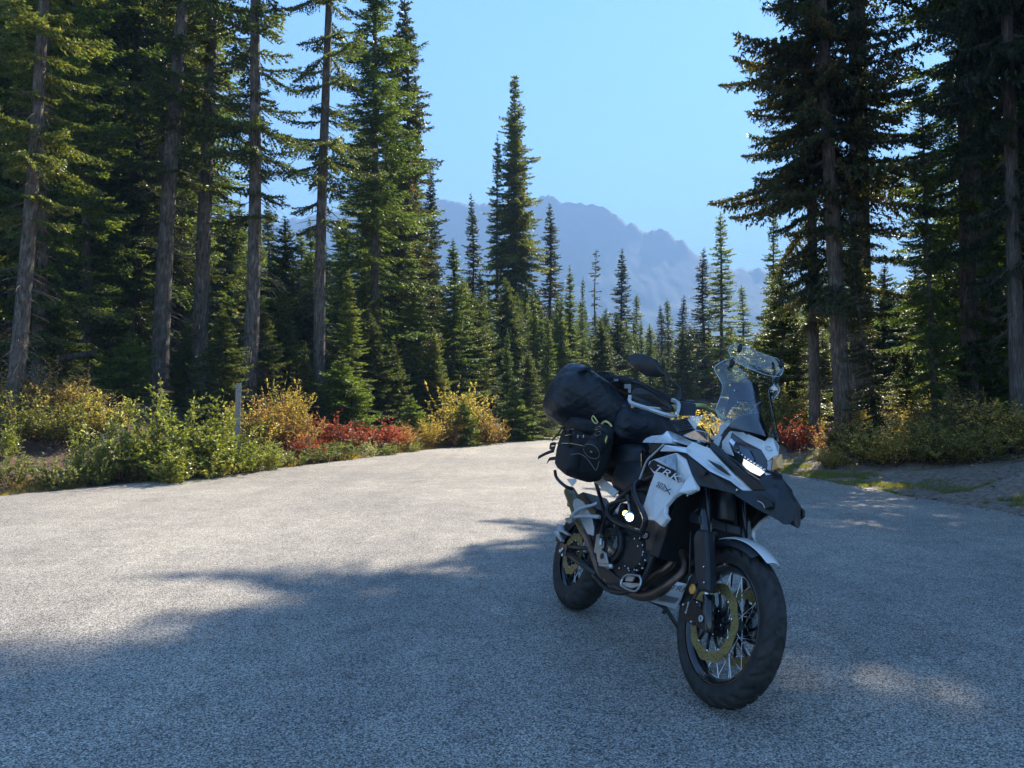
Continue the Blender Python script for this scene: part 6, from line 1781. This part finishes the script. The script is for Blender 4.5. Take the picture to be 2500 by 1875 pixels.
pipe('seam_piping', [(0.4078, -0.437, 0.8652), (0.4913, -0.437, 0.8822), (0.5785, -0.437, 0.8880), (0.6660, -0.437, 0.8721), (0.7491, -0.437, 0.8433), (0.8142, -0.437, 0.8220), (0.8233, -0.437, 0.8683)], .0016, M_PIPING, SB, n=4)
for q in ([(0.0748, -0.42, 0.9454), (0.1446, -0.42, 0.9915), (0.2477, -0.44, 1.0296), (0.4089, -0.45, 1.0528)], [(0.0004, -0.45, 0.8251), (0.0834, -0.44, 0.8586), (0.1733, -0.43, 0.8850)], [(0.0582, -0.42, 0.9171), (0.1572, -0.43, 0.9242), (0.1710, -0.43, 0.9049), (0.0785, -0.42, 0.8977), (0.0598, -0.42, 0.9149)], [(0.0912, -0.42, 0.8125), (0.1138, -0.42, 0.8322), (0.2161, -0.43, 0.8414), (0.4220, -0.44, 0.8704)]):
    Q_ = smoothpath(q, 4)
    V, F = [], []
    for i, p_ in enumerate(Q_):
        for dy, dz in ((0, -.010), (0, .010), (.003, .010), (.003, -.010)):
            V.append((p_[0], p_[1] + dy, p_[2] + dz))
    for i in range(len(Q_) - 1):
        for j in range(4):
            F.append((i * 4 + j, i * 4 + (j + 1) % 4, i * 4 + 4 + (j + 1) % 4, i * 4 + 4 + j))
    part('loose_strap', V, F, M_CORD, SB)
pipe('strap_buckle', [(0.3274, -0.455, 1.0062), (0.4429, -0.455, 1.0186), (0.4617, -0.455, 0.9899), (0.3474, -0.455, 0.9768), (0.3274, -0.455, 1.0062)], .004, M_GLOSSB, SB, n=5, sm=1)
pipe('strap_buckle', [(0.7183, -0.455, 1.0316), (0.7798, -0.455, 1.0413), (0.7866, -0.455, 1.0299), (0.7253, -0.455, 1.0200), (0.7183, -0.455, 1.0316)], .004, M_GLOSSB, SB, n=5, sm=1)
pipe('strap_buckle', [(0.7334, -0.455, 1.0066), (0.7902, -0.455, 1.0165), (0.8002, -0.455, 0.9996), (0.7438, -0.455, 0.9895), (0.7334, -0.455, 1.0066)], .004, M_GLOSSB, SB, n=5, sm=1)
pipe('lash_loop', [(0.5088, -0.45, 0.9870), (0.5143, -0.45, 0.9707)], .0025, M_WPRINT, SB, n=5)
pipe('lash_loop', [(0.5818, -0.45, 0.9900), (0.5870, -0.45, 0.9740)], .0025, M_WPRINT, SB, n=5)
pipe('pull_tab', [(0.6070, -0.44, 1.0849), (0.6184, -0.44, 1.0973), (0.6617, -0.44, 1.0799), (0.6940, -0.44, 1.0647), (0.6703, -0.44, 1.0582), (0.6256, -0.44, 1.0731), (0.6070, -0.44, 1.0849)], .0035, M_YELL, SB, n=5)
pipe('pull_tab', [(0.7254, -0.43, 1.0604), (0.7624, -0.43, 1.0731), (0.7945, -0.42, 1.0651), (0.8072, -0.41, 1.0527)], .006, M_YELL, SB, n=5)
plate('side_tag', [(0.7866, -0.42, 0.9816), (0.7946, -0.42, 1.0051), (0.8096, -0.42, 0.9942), (0.8060, -0.42, 0.9633)], M_YELL, .002, SB, 0)
pipe('bag_hanger', [(-0.0619, -0.3, 0.7811), (-0.0481, -0.28, 0.7384), (0.0302, -0.25, 0.7054), (0.0527, -0.2, 0.6964)], .010, M_FRAME, SB)
